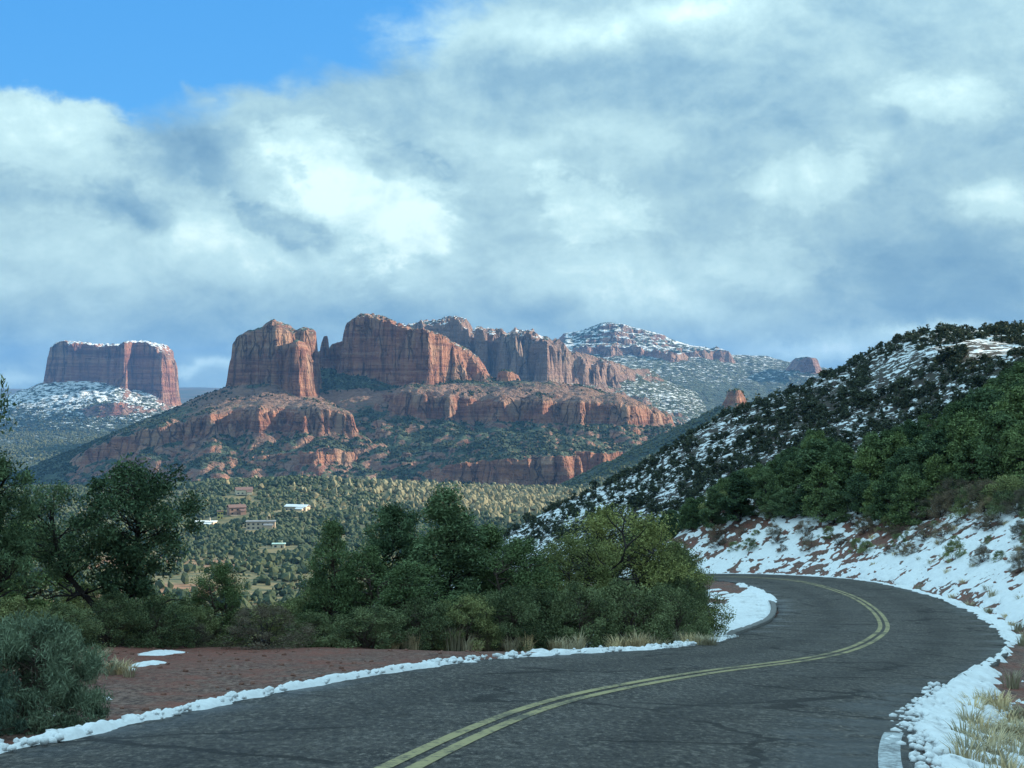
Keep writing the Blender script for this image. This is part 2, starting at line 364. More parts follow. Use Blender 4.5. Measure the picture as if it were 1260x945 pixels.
# ------------------------------------------------------------------ road geometry
_rc = [(-2.9, -14, 1.2), (-2.75, -6, .55), (-2.35, 2, -.2), (-1.75, 7, -.88)] + [P3(*q) for q in
       [(490, 945, 12.3), (600, 893, 15.9), (705, 857, 19.9), (860, 828, 24.6), (985, 812, 30.5), (1042, 800, 36), (1075, 785, 42.5), (1088, 769, 51),
        (1073, 748, 60), (1040, 730, 69), (985, 715, 79), (925, 710, 88), (860, 709, 95)]] + [(7.2, 102, -11.4), (1.0, 107, -13.0), (-8, 111, -16.2), (-20, 114, -20.5), (-40, 117, -26)]
def catmull(pts, step=.5):
    p = np.array(pts); p = np.vstack([2*p[0]-p[1], p, 2*p[-1]-p[-2]]); out = []
    for i in range(1, len(p)-2):
        L = np.linalg.norm(p[i+1]-p[i]); k = max(2, int(L/step)); t = np.linspace(0, 1, k, endpoint=False)[:, None]
        a, b, c, d = p[i-1], p[i], p[i+1], p[i+2]
        out.append(.5*((2*b)+(-a+c)*t+(2*a-5*b+4*c-d)*t*t+(-a+3*b-3*c+d)*t**3))
    out.append(p[-2][None]); return np.vstack(out)
RC = catmull(_rc)
for _ in range(12): RC[1:-1] = .5*RC[1:-1]+.25*(RC[:-2]+RC[2:])
RS = np.concatenate([[0], np.cumsum(np.linalg.norm(np.diff(RC[:, :2], axis=0), axis=1))])
RT = np.gradient(RC[:, :2], axis=0); RT /= np.linalg.norm(RT, axis=1)[:, None]
RN = np.stack([RT[:, 1], -RT[:, 0]], -1)   # to the right
def road_st(x, y):
    """arc length and signed lateral offset (right positive) of the nearest road point"""
    shp = np.shape(x); x = np.ravel(x).astype(float); y = np.ravel(y).astype(float)
    best = np.full(x.shape, 1e18); bs = np.zeros_like(best); bl = np.zeros_like(best)
    for i in range(0, len(RC)-1):
        ax, ay = RC[i, :2]; ex, ey = RC[i+1, :2]-RC[i, :2]; L2 = ex*ex+ey*ey
        u = np.clip(((x-ax)*ex+(y-ay)*ey)/L2, 0, 1); dx = x-ax-u*ex; dy = y-ay-u*ey; d2 = dx*dx+dy*dy
        m = d2 < best; best[m] = d2[m]; bs[m] = RS[i]+u[m]*(RS[i+1]-RS[i])
        bl[m] = np.sqrt(d2[m])*np.where(ex*dy[m]-ey*dx[m] > 0, -1, 1)
    return bs.reshape(shp), bl.reshape(shp)
def road_at(s, lat=0.0):
    x = np.interp(s, RS, RC[:, 0])+lat*np.interp(s, RS, RN[:, 0]); y = np.interp(s, RS, RC[:, 1])+lat*np.interp(s, RS, RN[:, 1])
    return x, y, np.interp(s, RS, RC[:, 2])
def s_at_y(yy): return float(np.interp(yy, RC[:len(RC)-40, 1], RS[:len(RC)-40]))
# half widths of the pavement measured along the road
_wy = [-14, 12, 18.5, 25, 31, 37, 45, 51, 62, 75, 95]
_wsl = [s_at_y(v) for v in _wy]
def wL(s): return np.interp(s, _wsl, [3.3, 3.3, 3.3, 3.2, 3.1, 3.2, 3.5, 3.55, 3.5, 3.4, 3.3])
def wR(s): return np.interp(s, _wsl, [3.9, 4.0, 4.3, 3.65, 3.2, 3.25, 3.45, 3.5, 3.5, 3.4, 3.3])
# width of the flat verge on the left, where the ground starts to fall away
_vy = [-14, 10, 16, 22, 27, 31, 36, 42, 52, 70, 100]
_vsl = [s_at_y(v) for v in _vy]
def verge(s): return np.interp(s, _vsl, [2.0, 2.2, 4.5, 9.5, 11.5, 8.5, 4.8, 3.6, 3.2, 2.6, 2.0])

# ------------------------------------------------------------------ terrain functions
_cr = [(480, 722), (540, 700), (600, 674), (650, 648), (700, 620), (750, 598), (800, 570), (850, 538), (900, 512), (950, 491), (1000, 472), (1050, 450), (1080, 430), (1110, 416), (1150, 409), (1200, 406), (1260, 402), (1340, 398), (1500, 392)]
_cx = np.array([PX(a, 350) for a, b in _cr]); _cz = np.array([PZ(b, 350) for a, b in _cr])
def valley_z(x, y):
    z = np.interp(y, [0, 700, 1300, 1900, 2500, 6000], [-96, -108, -122, -128, -168, -190])
    z = z + 20*np.exp(-((x+250)/170)**2-((y-1760)/190)**2) + 7*np.exp(-((x+210)/70)**2-((y-1400)/60)**2) - 6*np.exp(-((x-20)/110)**2-((y-1650)/200)**2)
    return z + 9*(fbm(x/260, y/260, 3)-.5) + 3*(fbm(x/60, y/60, 4)-.5)
def ground_z(x, y):
    s, l = road_st(x, y); zr = np.interp(s, RS, RC[:, 2])
    a = np.maximum(0, -l-wL(s)); b = np.maximum(0, l-wR(s))
    v = verge(s); over = np.maximum(0, a-v)
    zl = zr-.05*np.minimum(a, v)-np.where(over < 6, .025*over**2, .9+.30*(over-6))
    zl = zl-.10*sstep(a, 0, .5)
    hill = sstep(x, 2, 16)
    k1 = .33+.25*sstep(x-.335*y, 2, 22)
    b2 = np.minimum(b, np.maximum(x-12, 0)+6)
    rise = np.where(b < .9, 0, .50*np.minimum(b-.9, 6.5)+k1*np.maximum(0, b2-7.4))
    rise = rise-.10*sstep(b, 0, .3)*(1-sstep(b, .8, 1.4))
    near = sstep(y, 40, 20)*sstep(b, 0, 6)   # flat shoulder beside the camera before the slope begins
    rise = np.where(y < 40, rise*(1-.55*sstep(40-y, 0, 12)*(1-sstep(b, 5, 14))), rise)
    rise = np.minimum(rise, 46+.10*rise)
    y0 = 124+np.maximum(0, x-40)*1.2
    zrgt = zr+hill*rise-(1-hill)*.30*b-.32*np.maximum(0, y-y0)
    z = np.where(l < 0, zl, zrgt)
    z = z+.22*(fbm(x/3.1, y/3.1, 11)-.5)*sstep(np.maximum(a, b), .3, 3)+.9*(fbm(x/14, y/14, 12)-.5)*sstep(np.maximum(over, b-4), 0, 8)
    z = np.where((a <= 0) & (b <= 0), zr-.06, z)
    cz = np.interp(x, _cx, _cz); cz = np.where(x < _cx[0], _cz[0]+.42*(x-_cx[0]), cz)
    sp = cz-.13*np.maximum(0, 350-y)-.45*np.maximum(0, y-356)+2.6*(fbm(x/26, y/26, 21)-.5)+1.2*(fbm(x/7, y/7, 22)-.5)
    z = np.where(y > 118, np.maximum(z, sp), z)
    return np.maximum(z, valley_z(x, y))

def poly_sd(poly, X, Y):
    x = X.ravel(); y = Y.ravel(); d = np.full(x.shape, 1e18); ins = np.zeros(x.shape, bool); n_ = len(poly)
    for i in range(n_):
        ax, ay = poly[i]; bx, by = poly[(i+1) % n_]; ex, ey = bx-ax, by-ay
        u = np.clip(((x-ax)*ex+(y-ay)*ey)/(ex*ex+ey*ey+1e-9), 0, 1); d = np.minimum(d, (x-ax-u*ex)**2+(y-ay-u*ey)**2)
        c = ((ay > y) != (by > y)); xc = ax+(y-ay)*ex/(ey if abs(ey) > 1e-9 else 1e-9); ins ^= c & (x < xc)
    return (np.sqrt(d)*np.where(ins, 1, -1)).reshape(X.shape)
def feature(Z, X, Y, plan, top, base, dref, cw, tal, A, L, seed, steps=(), rise=0.0, rnd=(0, 20), topn=3.0, A2=0.0, L2=20.0, tcurve=0.0):
    """raise a flat-topped rock mass with cliffs and a talus apron. plan: (px, depth) corners; top/base: (px, py) at depth dref"""
    poly = [(PX(a, d), d) for a, d in plan]
    sd = poly_sd(poly, X, Y)+A*2*(fbm(X/L, Y/L, seed, 3)-.5)
    if A2: sd = sd+A2*(.5-ridged(X/L2+.6*fbm(X/(L2*1.5), Y/(L2*1.5), seed+6, 2), Y/L2, seed+5, 3))*1.25+.38*A2*(.5-ridged(X/(L2*.36)+7.7, Y/(L2*.36), seed+15, 2))
    px = HX+F*X/dref
    tz = PZ(np.interp(px, [a for a, b in top], [b for a, b in top]), dref)
    bz = PZ(np.interp(px, [a for a, b in base], [b for a, b in base]), dref)
    tz = tz+rise*np.maximum(0, sd)-rnd[0]*np.exp(-np.maximum(sd, 0)/rnd[1])+topn*2*(np.floor(fbm(X/(cw*1.6), Y/(cw*1.6), seed+9, 2)*6)/6-.45)+topn*.6*(fbm(X/(cw*.5), Y/(cw*.5), seed+10, 2)-.5)
    f = np.clip(-sd/cw, 0, 1); g = f
    for (c, w) in steps:   # ledges: flatten the profile around c
        g = g-w*np.exp(-((f-c)/.07)**2)*np.sign(f-c)*0 + w*(np.tanh((f-c)/.04)-np.tanh((f-c)/.22))*.5
    g = np.clip(g, 0, 1)
    d = np.maximum(0, -sd-cw)
    t = bz-tal*d+tcurve*d*d+4*(fbm(X/35, Y/35, seed+3, 4)-.5)*sstep(d, 0, 30)
    z = np.where(sd > -cw, tz+(bz-tz)*g, t)
    return np.maximum(Z, z)

def cathedral_fn(X, Y):
    Z = np.interp(Y, [2000, 2400, 2700, 4000], [-134, -166, -172, -190])+8*(fbm(X/120, Y/120, 31)-.5)+3*(fbm(X/30, Y/30, 32)-.5)
    # rounded green spur running down behind the snowy hillside
    for (x0, y0, z0, x1, y1, z1) in [(*P3(1010, 470, 2450)[:2], PZ(478, 2450), *P3(690, 606, 2080)[:2], PZ(606, 2080))]:
        ex, ey = x1-x0, y1-y0; u = np.clip(((X-x0)*ex+(Y-y0)*ey)/(ex*ex+ey*ey), -.3, 1.05); dd = np.hypot(X-x0-u*ex, Y-y0-u*ey)
        Z = np.maximum(Z, z0+(z1-z0)*np.clip(u, 0, 1.05)-.42*dd+.0*dd+7*(fbm(X/45, Y/45, 33)-.5))
    # third tier cliffs at the creek
    Z = feature(Z, X, Y, [(520, 2560), (560, 2470), (600, 2480), (622, 2440), (634, 2450), (655, 2490), (685, 2445), (700, 2450), (720, 2520), (760, 2560), (800, 2700), (500, 2800)],
                [(520, 582), (560, 572), (600, 566), (700, 560), (800, 560)], [(520, 592), (700, 594), (800, 592)], 2460, 10, .42, 14, 60, 41, ((.5, .12),), rise=.26, A2=36, L2=60)
    # lower bench under the main mass
    Z = feature(Z, X, Y, [(462, 2960), (478, 2880), (505, 2800), (530, 2830), (552, 2770), (585, 2840), (608, 2770), (640, 2810), (668, 2760), (690, 2800), (712, 2765), (738, 2790), (765, 2770), (790, 2800), (815, 2850), (812, 2960), (780, 3150), (600, 3200), (450, 3200)],
                [(460, 482), (500, 480), (540, 484), (600, 489), (660, 488), (720, 490), (780, 496), (820, 506)], [(460, 506), (520, 514), (620, 518), (720, 520), (820, 522)], 2800, 12, .40, 14, 75, 42, ((.3, .12), (.68, .14)), rise=.16, A2=52, L2=82, rnd=(7, 16))
    # bench and skirt of the left butte
    Z = feature(Z, X, Y, [(60, 2780), (105, 2700), (150, 2660), (172, 2690), (200, 2640), (225, 2690), (262, 2630), (290, 2700), (318, 2650), (345, 2700), (372, 2655), (402, 2670), (428, 2690), (438, 2780), (430, 2920), (390, 3060), (300, 3100), (200, 2980), (110, 2860)],
                [(60, 575), (105, 550), (150, 532), (200, 522), (245, 508), (300, 499), (400, 499), (440, 506)], [(60, 586), (105, 570), (150, 558), (230, 540), (300, 529), (400, 532), (440, 532)], 2690, 13, .52, 14, 70, 43, ((.22, .10), (.55, .16), (.8, .08)), rise=.125, A2=50, L2=84, rnd=(7, 18))
    # lower knobby ledge
    Z = feature(Z, X, Y, [(255, 2640), (300, 2560), (350, 2575), (390, 2550), (430, 2600), (455, 2660), (440, 2760), (260, 2760)],
                [(250, 572), (300, 564), (350, 558), (400, 552), (460, 560)], [(250, 588), (300, 581), (350, 573), (400, 568), (460, 570)], 2570, 10, .50, 16, 50, 44, ((.5, .15),), rise=.20, A2=34, L2=52)
    # main mass: talus, shaded front wall, sunlit flank
    Z = feature(Z, X, Y, [(419, 3130), (430, 3085), (455, 3075), (470, 3050), (487, 3040), (500, 3010), (527, 2990), (531, 3000), (545, 3030), (562, 3070), (566, 3150), (540, 3230), (480, 3240), (425, 3190)],
                [(414, 425), (418, 408), (423, 396), (430, 390), (441, 386), (458, 387), (470, 390), (480, 395), (488, 400), (496, 402), (508, 405), (520, 407), (533, 410), (548, 415), (562, 426), (575, 445)],
                [(415, 458), (450, 462), (480, 472), (530, 481), (570, 474)], 3050, 10, .44, 5, 45, 45, ((.22, .07), (.6, .05)), rnd=(3, 5), A2=13, L2=38, topn=8)
    Z = feature(Z, X, Y, [(545, 3060), (556, 3040), (572, 3060), (590, 3100), (600, 3150), (596, 3230), (540, 3230)],
                [(540, 416), (556, 420), (572, 428), (585, 436), (600, 452), (610, 460)], [(540, 478), (580, 470), (600, 466), (620, 464)], 3080, 20, .40, 9, 36, 46, ((.4, .12),), rnd=(12, 12), A2=26, L2=40, topn=6)
    Z = feature(Z, X, Y, [(612, 3120), (624, 3090), (636, 3110), (638, 3150), (616, 3160)], [(600, 462), (622, 455), (630, 457), (640, 464)], [(600, 474), (640, 474)], 3110, 9, .40, 3, 20, 47, A2=5, L2=18)
    # thin spires between the two masses
    Z = feature(Z, X, Y, [(395, 3160), (400, 3150), (404, 3160), (404, 3180), (396, 3180)], [(390, 425), (396, 420), (399, 413), (402, 413), (405, 424)], [(390, 452), (410, 452)], 3160, 6, .5, 1.0, 10, 48, topn=1)
    Z = feature(Z, X, Y, [(388, 3180), (412, 3180), (424, 3190), (424, 3260), (388, 3260)], [(385, 444), (392, 432), (400, 434), (408, 424), (416, 421), (420, 419)], [(385, 452), (425, 455)], 3190, 10, .5, 3, 20, 49, A2=5, L2=16)
    # upper block of the left butte with its buttress
    Z = feature(Z, X, Y, [(284, 3010), (288, 2965), (302, 2945), (320, 2952), (338, 2935), (352, 2950), (366, 2985), (380, 2990), (388, 3010), (389, 3060), (350, 3090), (300, 3075)],
                [(280, 428), (286, 416), (293, 410), (302, 408), (312, 405), (322, 400), (330, 395), (337, 394), (344, 398), (353, 402), (360, 405), (364, 402), (384, 402), (390, 410)],
                [(280, 476), (300, 473), (330, 470), (360, 476), (390, 484)], 2970, 11, .42, 5, 40, 50, ((.30, .10),), rnd=(8, 9), A2=10, L2=34, topn=5)
    Z = feature(Z, X, Y, [(352, 2935), (359, 2895), (368, 2890), (374, 2900), (384, 2945), (387, 2990), (356, 2990)],
                [(350, 432), (357, 420), (364, 416), (370, 418), (376, 424), (384, 440), (390, 470)], [(350, 478), (370, 486), (390, 487)], 2930, 12, .42, 3, 22, 51, rnd=(14, 8), A2=7, L2=15, topn=1)
    # balanced rock knob on the right-hand spur
    Z = feature(Z, X, Y, [(893, 2330), (905, 2310), (917, 2330), (917, 2355), (895, 2355)], [(884, 496), (890, 487), (895, 481), (909, 479), (914, 484), (922, 492)], [(886, 499), (924, 499)], 2330, 5, .5, 2, 12, 52, topn=1)
    return Z
def ridge_fn(X, Y):     # the pale ridge behind the main mass
    Z = np.full(X.shape, -190.0)+10*(fbm(X/150, Y/150, 61)-.5)
    Z = feature(Z, X, Y, [(470, 4350), (520, 4250), (560, 4220), (590, 4260), (622, 4160), (640, 4150), (650, 4190), (672, 4130), (690, 4160), (706, 4200), (730, 4300), (760, 4500), (700, 4800), (450, 4800)],
                [(470, 400), (500, 397), (515, 394), (540, 396), (552, 390), (562, 388), (572, 395), (580, 406), (605, 405), (622, 411), (640, 406), (652, 408), (668, 417), (690, 425), (706, 434), (740, 446)],
                [(470, 470), (560, 470), (640, 466), (700, 470), (760, 474)], 4200, 20, .36, 16, 80, 62, ((.35, .12), (.65, .12)), rnd=(7, 16), A2=78, L2=78, topn=20)
    Z = feature(Z, X, Y, [(690, 4500), (720, 4480), (760, 4520), (800, 4700), (690, 4800)], [(690, 432), (712, 432), (740, 440), (780, 452)], [(690, 468), (800, 470)], 4500, 60, .34, 20, 80, 63, A2=16, L2=60)
    return Z
def mountain_fn(X, Y):   # the big snowy mountain on the right
    Z = np.full(X.shape, -190.0)+20*(fbm(X/300, Y/300, 71)-.5)
    Z = feature(Z, X, Y, [(640, 6700), (700, 6500), (722, 6380), (738, 6420), (752, 6350), (775, 6450), (800, 6400), (828, 6330), (845, 6480), (880, 6560), (905, 6500), (920, 6620), (935, 7000), (900, 7600), (640, 7600)],
                [(640, 430), (690, 424), (720, 424), (760, 424), (800, 427), (840, 430), (870, 428), (890, 428), (905, 430), (918, 440), (935, 456)],
                [(640, 462), (720, 458), (790, 456), (835, 460), (870, 446), (905, 446), (935, 462)], 6400, 40, .32, 30, 170, 72, ((.4, .12), (.7, .1)), rnd=(12, 40), A2=110, L2=150, topn=20)
    Z = feature(Z, X, Y, [(688, 6900), (712, 6820), (790, 6820), (860, 6900), (890, 7100), (850, 7500), (690, 7500)],
                [(686, 424), (694, 409), (712, 406), (726, 402), (740, 397), (750, 396), (764, 400), (784, 405), (810, 411), (830, 418), (850, 424), (880, 427), (920, 436)],
                [(690, 424), (800, 427), (900, 436)], 6850, 170, .20, 30, 140, 73, ((.25, .12), (.5, .12), (.75, .12)), A2=60, L2=120, topn=16)
    Z = feature(Z, X, Y, [(975, 6300), (985, 6240), (1000, 6230), (1008, 6300), (1005, 6500), (975, 6500)], [(965, 452), (978, 446), (988, 439), (1004, 441), (1012, 450)], [(965, 456), (1015, 460)], 6300, 30, .42, 8, 60, 74, A2=14, L2=50)
    Z = feature(Z, X, Y, [(925, 6700), (1000, 6500), (1060, 6600), (1060, 7200), (925, 7200)], [(925, 452), (940, 455), (965, 457), (1000, 456), (1060, 462)], [(925, 462), (1060, 470)], 6600, 80, .30, 20, 120, 75)
    return Z
def mesa_fn(X, Y):       # the square butte far left
    Z = np.interp(Y, [2900, 3400, 4600, 5600, 6400], [-196, -192, -185, -165, -165])+24*(fbm(X/320, Y/320, 81)-.5)+10*(fbm(X/90, Y/90, 84)-.5)
    Z = feature(Z, X, Y, [(55, 6000), (62, 5950), (85, 5930), (116, 5940), (124, 5900), (144, 5890), (153, 5850), (160, 5905), (186, 5915), (200, 5880), (210, 5900), (216, 5960), (218, 6100), (190, 6250), (60, 6250)],
                [(50, 436), (58, 426), (64, 421), (70, 419), (90, 421), (114, 423), (118, 428), (122, 424), (150, 424), (160, 420), (180, 420), (192, 425), (203, 434), (211, 445), (220, 462)],
                [(50, 470), (90, 468), (120, 468), (150, 474), (190, 484), (215, 498), (225, 502)], 5920, 13, .40, 8, 60, 82, ((.22, .10), (.6, .06)), rnd=(5, 10), A2=34, L2=85, topn=10, tcurve=.00006)
    Z = feature(Z, X, Y, [(60, 5700), (120, 5560), (170, 5600), (200, 5720), (150, 5800), (80, 5800)], [(60, 510), (110, 500), (150, 492), (200, 505)], [(60, 514), (200, 510)], 5650, 60, .26, 24, 90, 83, A2=20, L2=70)
    return Z

# ------------------------------------------------------------------ terrain sheets
def ground_sheets():
    near = Sheet(np.arange(-30, 46.01, .4), np.arange(-4, 126.01, .4), ground_z)
    s, l = road_st(near.X, near.Y); lit = np.clip(sstep(-l-wL(s)-verge(s), -.8, .8)+sstep(l-wR(s)-9, 0, 4), 0, 1)*.9
    tag(near.build('ground', M['soil'], True, {'litter': lit, 'gravel': 1-sstep(-l-wL(s), 1.5, 7.5)}), kind='structure')
    def midf(x, y):
        z = ground_z(x, y); ins = (x > -28) & (x < 44) & (y > -2) & (y < 124)
        return np.where(ins, z-1.2, z)
    mid = Sheet(np.arange(-130, 290.1, 2.0), np.arange(-90, 480.1, 2.0), midf)
    sn = np.where((mid.Y > 150) & (mid.X > -60), .5, .15)-.25*sstep(mid.Z, 16, 20)
    sn = np.where((mid.X < -20) | ((mid.Y < 160) & (mid.X < 6)), -.4, sn)
    tag(mid.build('hillside', M['hill'], True, {'snow': sn}), kind='structure')
    def valf(x, y):
        z = ground_z(x, y); ins = (x > -126) & (x < 286) & (y < 474); return np.where(ins, z-6, z)
    val = Sheet(np.arange(-1000, 700.1, 7.0), np.arange(60, 2360.1, 7.0), valf)
    red = np.exp(-((val.X+360)/45)**2-((val.Y-1935)/34)**2)*1.6+.5*sstep(fbm(val.X/90, val.Y/90, 91), .56, .66)*(val.Y < 1250)
    tag(val.build('valley_floor', M['valley'], True, {'red': np.clip(red, 0, 1)}), kind='structure')
    return near, mid, val
NEAR, MID, VAL = ground_sheets()
_s, _l = road_st(NEAR.X, NEAR.Y); LAT = Sheet(NEAR.xs, NEAR.ys, lambda X, Y: _l-wR(_s))
def gz(x, y):
    if -29 < x < 45 and -3 < y < 125: return float(NEAR.z(np.array([x]), np.array([y]))[0])
    return float(ground_z(np.array([x]), np.array([float(y)]))[0])
def lat_right(x, y): return float(LAT.z(np.array([x]), np.array([y]))[0]) if x < 45 and y < 125 else 30.0

def far_sheets():
    def attrs(sh, snow, veg, seed, L):
        sl = sh.slope(); v = veg*(1-sstep(sl, .55, 1.0))+.5*(fbm(sh.X/L, sh.Y/L, seed)-.5)
        return {'snow': snow, 'veg': np.clip(v, 0, 1)}
    sp = Sheet(np.arange(-1120, 760.1, 7.0), np.arange(2040, 3500.1, 7.0), lambda x, y: np.where((x > -1010) & (x < 560) & (y > 2400) & (y < 3290), cathedral_fn(x, y)-14, cathedral_fn(x, y)))
    tag(sp.build('foothills', rock_material('foothill_sandstone', 1.0), True, attrs(sp, np.full(sp.X.shape, .05), .8, 105, 60)), kind='structure')
    cat = Sheet(np.arange(-1020, 570.1, 2.5), np.arange(2390, 3300.1, 3.0), cathedral_fn)
    sn = np.where(cat.Z > 60, .22, .08)+.18*sstep(cat.Z, -40, 20)*sstep(cat.Y, 2900, 3050)
    vg = .90-.58*np.exp(-((cat.Z+20)/45)**2)*(cat.Y < 3000)
    tag(cat.build('red_rock_butte', rock_material('red_sandstone', 1.0), False, attrs(cat, sn, vg, 101, 60)), kind='structure')
    rd = Sheet(np.arange(-560, 560.1, 6.0), np.arange(3700, 5000.1, 8.0), ridge_fn)
    sn = .36+.16*sstep(rd.Z, 90, 150); tag(rd.build('rock_ridge', rock_material('pale_sandstone', 1.4, .7, pale=.5), False, attrs(rd, sn, .75, 102, 90)), kind='structure')
    mt = Sheet(np.arange(-300, 1850.1, 9.0), np.arange(5300, 7700.1, 12.0), mountain_fn)
    sn = .31+.16*sstep(mt.Z, 90, 170)-.2*sstep(mt.Z, 40, -60); tag(mt.build('snowy_mountain', rock_material('mountain_sandstone', 2.2, .55, pale=.3), False, attrs(mt, sn, .85, 103, 160)), kind='structure')
    ms = Sheet(np.arange(-2560, -760, 7.0), np.arange(2900, 6400.1, 11.0), mesa_fn)
    sn = .25+.24*sstep(ms.Z, -180, -50)+.30*sstep(ms.Z, 118, 130)-.14*sstep(ms.Z, 90, 130)+.0*sstep(ms.Z, 100, 150); tag(ms.build('square_butte', rock_material('far_sandstone', 2.0, .45), False, attrs(ms, sn, .8, 104, 120)), kind='structure')
    # the plain out to the horizon with low mesas
    def plain(x, y):
        z = -196+30*(fbm(x/900, y/900, 111)-.5)
        z = z+sstep(y, 9000, 12500)*(150+50*(fbm(x/1500, y/2500, 112)-.5))*sstep(fbm(x/2600, y/2600, 113), .2, .5)
        return np.where((y < 2500) & (np.abs(x) < 1100), z-60, z)
    pl = Sheet(np.arange(-9000, 9000.1, 120.0), np.arange(-3000, 14000.1, 120.0), plain)
    m, n, b = mat('far_plain'); p = pos(n); f = n.noise(p, .004, 6, .65).outputs[0]
    n.l.new(n.mix(n.step(f, .4, .65), (.055, .07, .045), (.13, .10, .07)), b.inputs['Base Color'])
    tag(pl.build('plain', m, True), kind='structure')
    return cat, rd, mt, ms
CAT, RID, MNT, MES = far_sheets()

# ------------------------------------------------------------------ road surface, markings, kerb
def strip(name, s0, s1, l0, l1, dz, m, step=.4, attrname=None, nl=2, side=0.0):
    s = np.arange(s0, s1, step); ls0 = l0(s) if callable(l0) else np.full_like(s, l0); ls1 = l1(s) if callable(l1) else np.full_like(s, l1)
    V = []; A = []
    for k in range(nl):
        l = ls0+(ls1-ls0)*k/(nl-1); x, y, z = road_at(s, l); V.append(np.stack([x, y, z+dz], -1)); A.append(l)
    if side:
        V.insert(0, V[0]-[0, 0, side]); V.append(V[-1]-[0, 0, side]); A.insert(0, A[0]); A.append(A[-1])
    k = len(V); V = np.stack(V, 1); A = np.stack(A, 1)
    fa = grid_faces(k, len(s))
    return link(name, mesh_np(name, V.reshape(-1, 3), fa, m, True, {attrname: A.ravel()} if attrname else None))
S0, S1 = RS[0]+1, RS[-1]-2
jit = lambda s, k: .10*(vn(s*1.7, s*0+k, k)-.5)+.16*(vn(s*.35, s*0+k, k+3)-.5)
road = tag(strip('road', S0, S1, lambda s: -wL(s)-.15+jit(s, 1), lambda s: wR(s)+.15+jit(s, 2), 0.0, M['asphalt'], .3, 'lane', 15, .14), kind='structure')
for a, b in ((-.160, -.045), (.045, .160)):
    o = strip('centre_line', S0, S1, a*1.15, b*1.15, .006, M['yellow'], .3); o.parent = road
o = strip('edge_line', S0, s_at_y(17.6), lambda s: wR(s)-.26, lambda s: wR(s)-.06, .006, M['white'], .3); o.parent = road
def kerb():
    s = np.arange(s_at_y(39), s_at_y(64), .25); V = []
    hh = .11*sstep(s, s[0], s[0]+2)*(1-sstep(s, s[-1]-3, s[-1]))
    for (dl, h) in ((0, -.1), (.0, .7), (-.04, .95), (-.16, 1.0), (-.20, .8), (-.20, -.1)):
        x, y, z = road_at(s, -wL(s)-.16+dl+.03*(vn(s*2, s*0, 7)-.5)); V.append(np.stack([x, y, z+hh*h*(.8+.4*vn(s*1.3, s*0, 8))], -1))
    V = np.stack(V, 1); o = link('kerb', mesh_np('kerb', V.reshape(-1, 3), grid_faces(6, len(s)), M['kerb'], False)); tag(o, kind='structure')
kerb()

# ------------------------------------------------------------------ snow lying beside the road (real thickness)
def snow_strip(name, s0, s1, ds, lat, mask, label, right):
    """lat: list of offsets beyond the pavement edge (+ right, - left); mask(s, o, x, y) -> thickness in metres (<0 none)"""
    s = np.arange(s0, s1, ds); S_, O = np.meshgrid(s, np.array(lat), indexing='ij')
    x, y, zr = road_at(S_, wR(S_)+O if right else -wL(S_)-O)
    h = mask(S_, O, x, y); g = np.maximum(ground_z(x, y), np.where(O < .12, zr, -1e9))
    Z = g+np.maximum(h, -.06); V = np.stack([x, y, Z], -1).reshape(-1, 3); Fc = grid_faces(len(lat), len(s))
    keep = (h.ravel()[Fc] > -.02).any(1); Fc = Fc[keep]; used = np.unique(Fc); rem = np.zeros(len(V), int); rem[used] = np.arange(len(used))
    return tag(link(name, mesh_np(name, V[used], rem[Fc], M['snow'], True)), label, 'snow', kind='stuff')
def lump(x, y, L, seed): return 1.15*np.sqrt(np.abs(2*vn(x/L, y/L, seed)-1))*(.5+.7*vn(x/(L*4), y/(L*4), seed+2))+.35*np.abs(2*vn(x/L*2.3+3, y/L*2.3, seed+1)-1)
def left_mask(s, o, x, y):
    wide = np.interp(y, [0, 12, 20, 30, 36, 42, 48, 56, 64, 70, 74], [.55, .50, .36, .34, .6, 1.9, 2.7, 2.7, 2.3, 1.4, .3])+.5*(fbm(s/1.1, s*0, 5, 3)-.5)
    inn = -.02+.22*(fbm(s/.5, s*0+9, 15, 3)-.5)+.30*sstep(y, 39, 41)*(1-sstep(y, 61, 64))
    h = .11*sstep(wide-o, -.05, .16)*sstep(o-inn, -.05, .12)*(.25+1.0*np.tanh(1.2*lump(x, y, .22, 51)))-.035
    gap = sstep(vn(s/1.6, s*0+2, 52), .04, .13); h = np.where(o < .6, h*gap-.03*(1-gap), h)
    h = np.where((y > 38) & (fbm(x/.5, y/.5, 53) > .66) & (o > .5), -.05, h)
    # broken snow under the bushes further from the pavement
    far = (o > 1.2)&(y > 25); p = fbm(x/.7, y/.5, 54, 4)-.58-1.0*(y < 33)
    return np.where(far & (y < 75), np.maximum(h, np.minimum(p*1.0, .09)-.01), h)
snow_strip('snow_bank', s_at_y(6), s_at_y(38), .05, np.concatenate([np.arange(-.26, .95, .04), np.arange(.95, 3.4, .12)]), left_mask, 'low ridge of ploughed snow clods between the pavement and the red dirt', False)
snow_strip('snow_bank', s_at_y(38)-.04, s_at_y(78), .09, np.concatenate([np.arange(-.26, .95, .055), np.arange(.95, 4.6, .11)]), left_mask, 'wide snow patch beside the kerb at the inside of the bend', False)
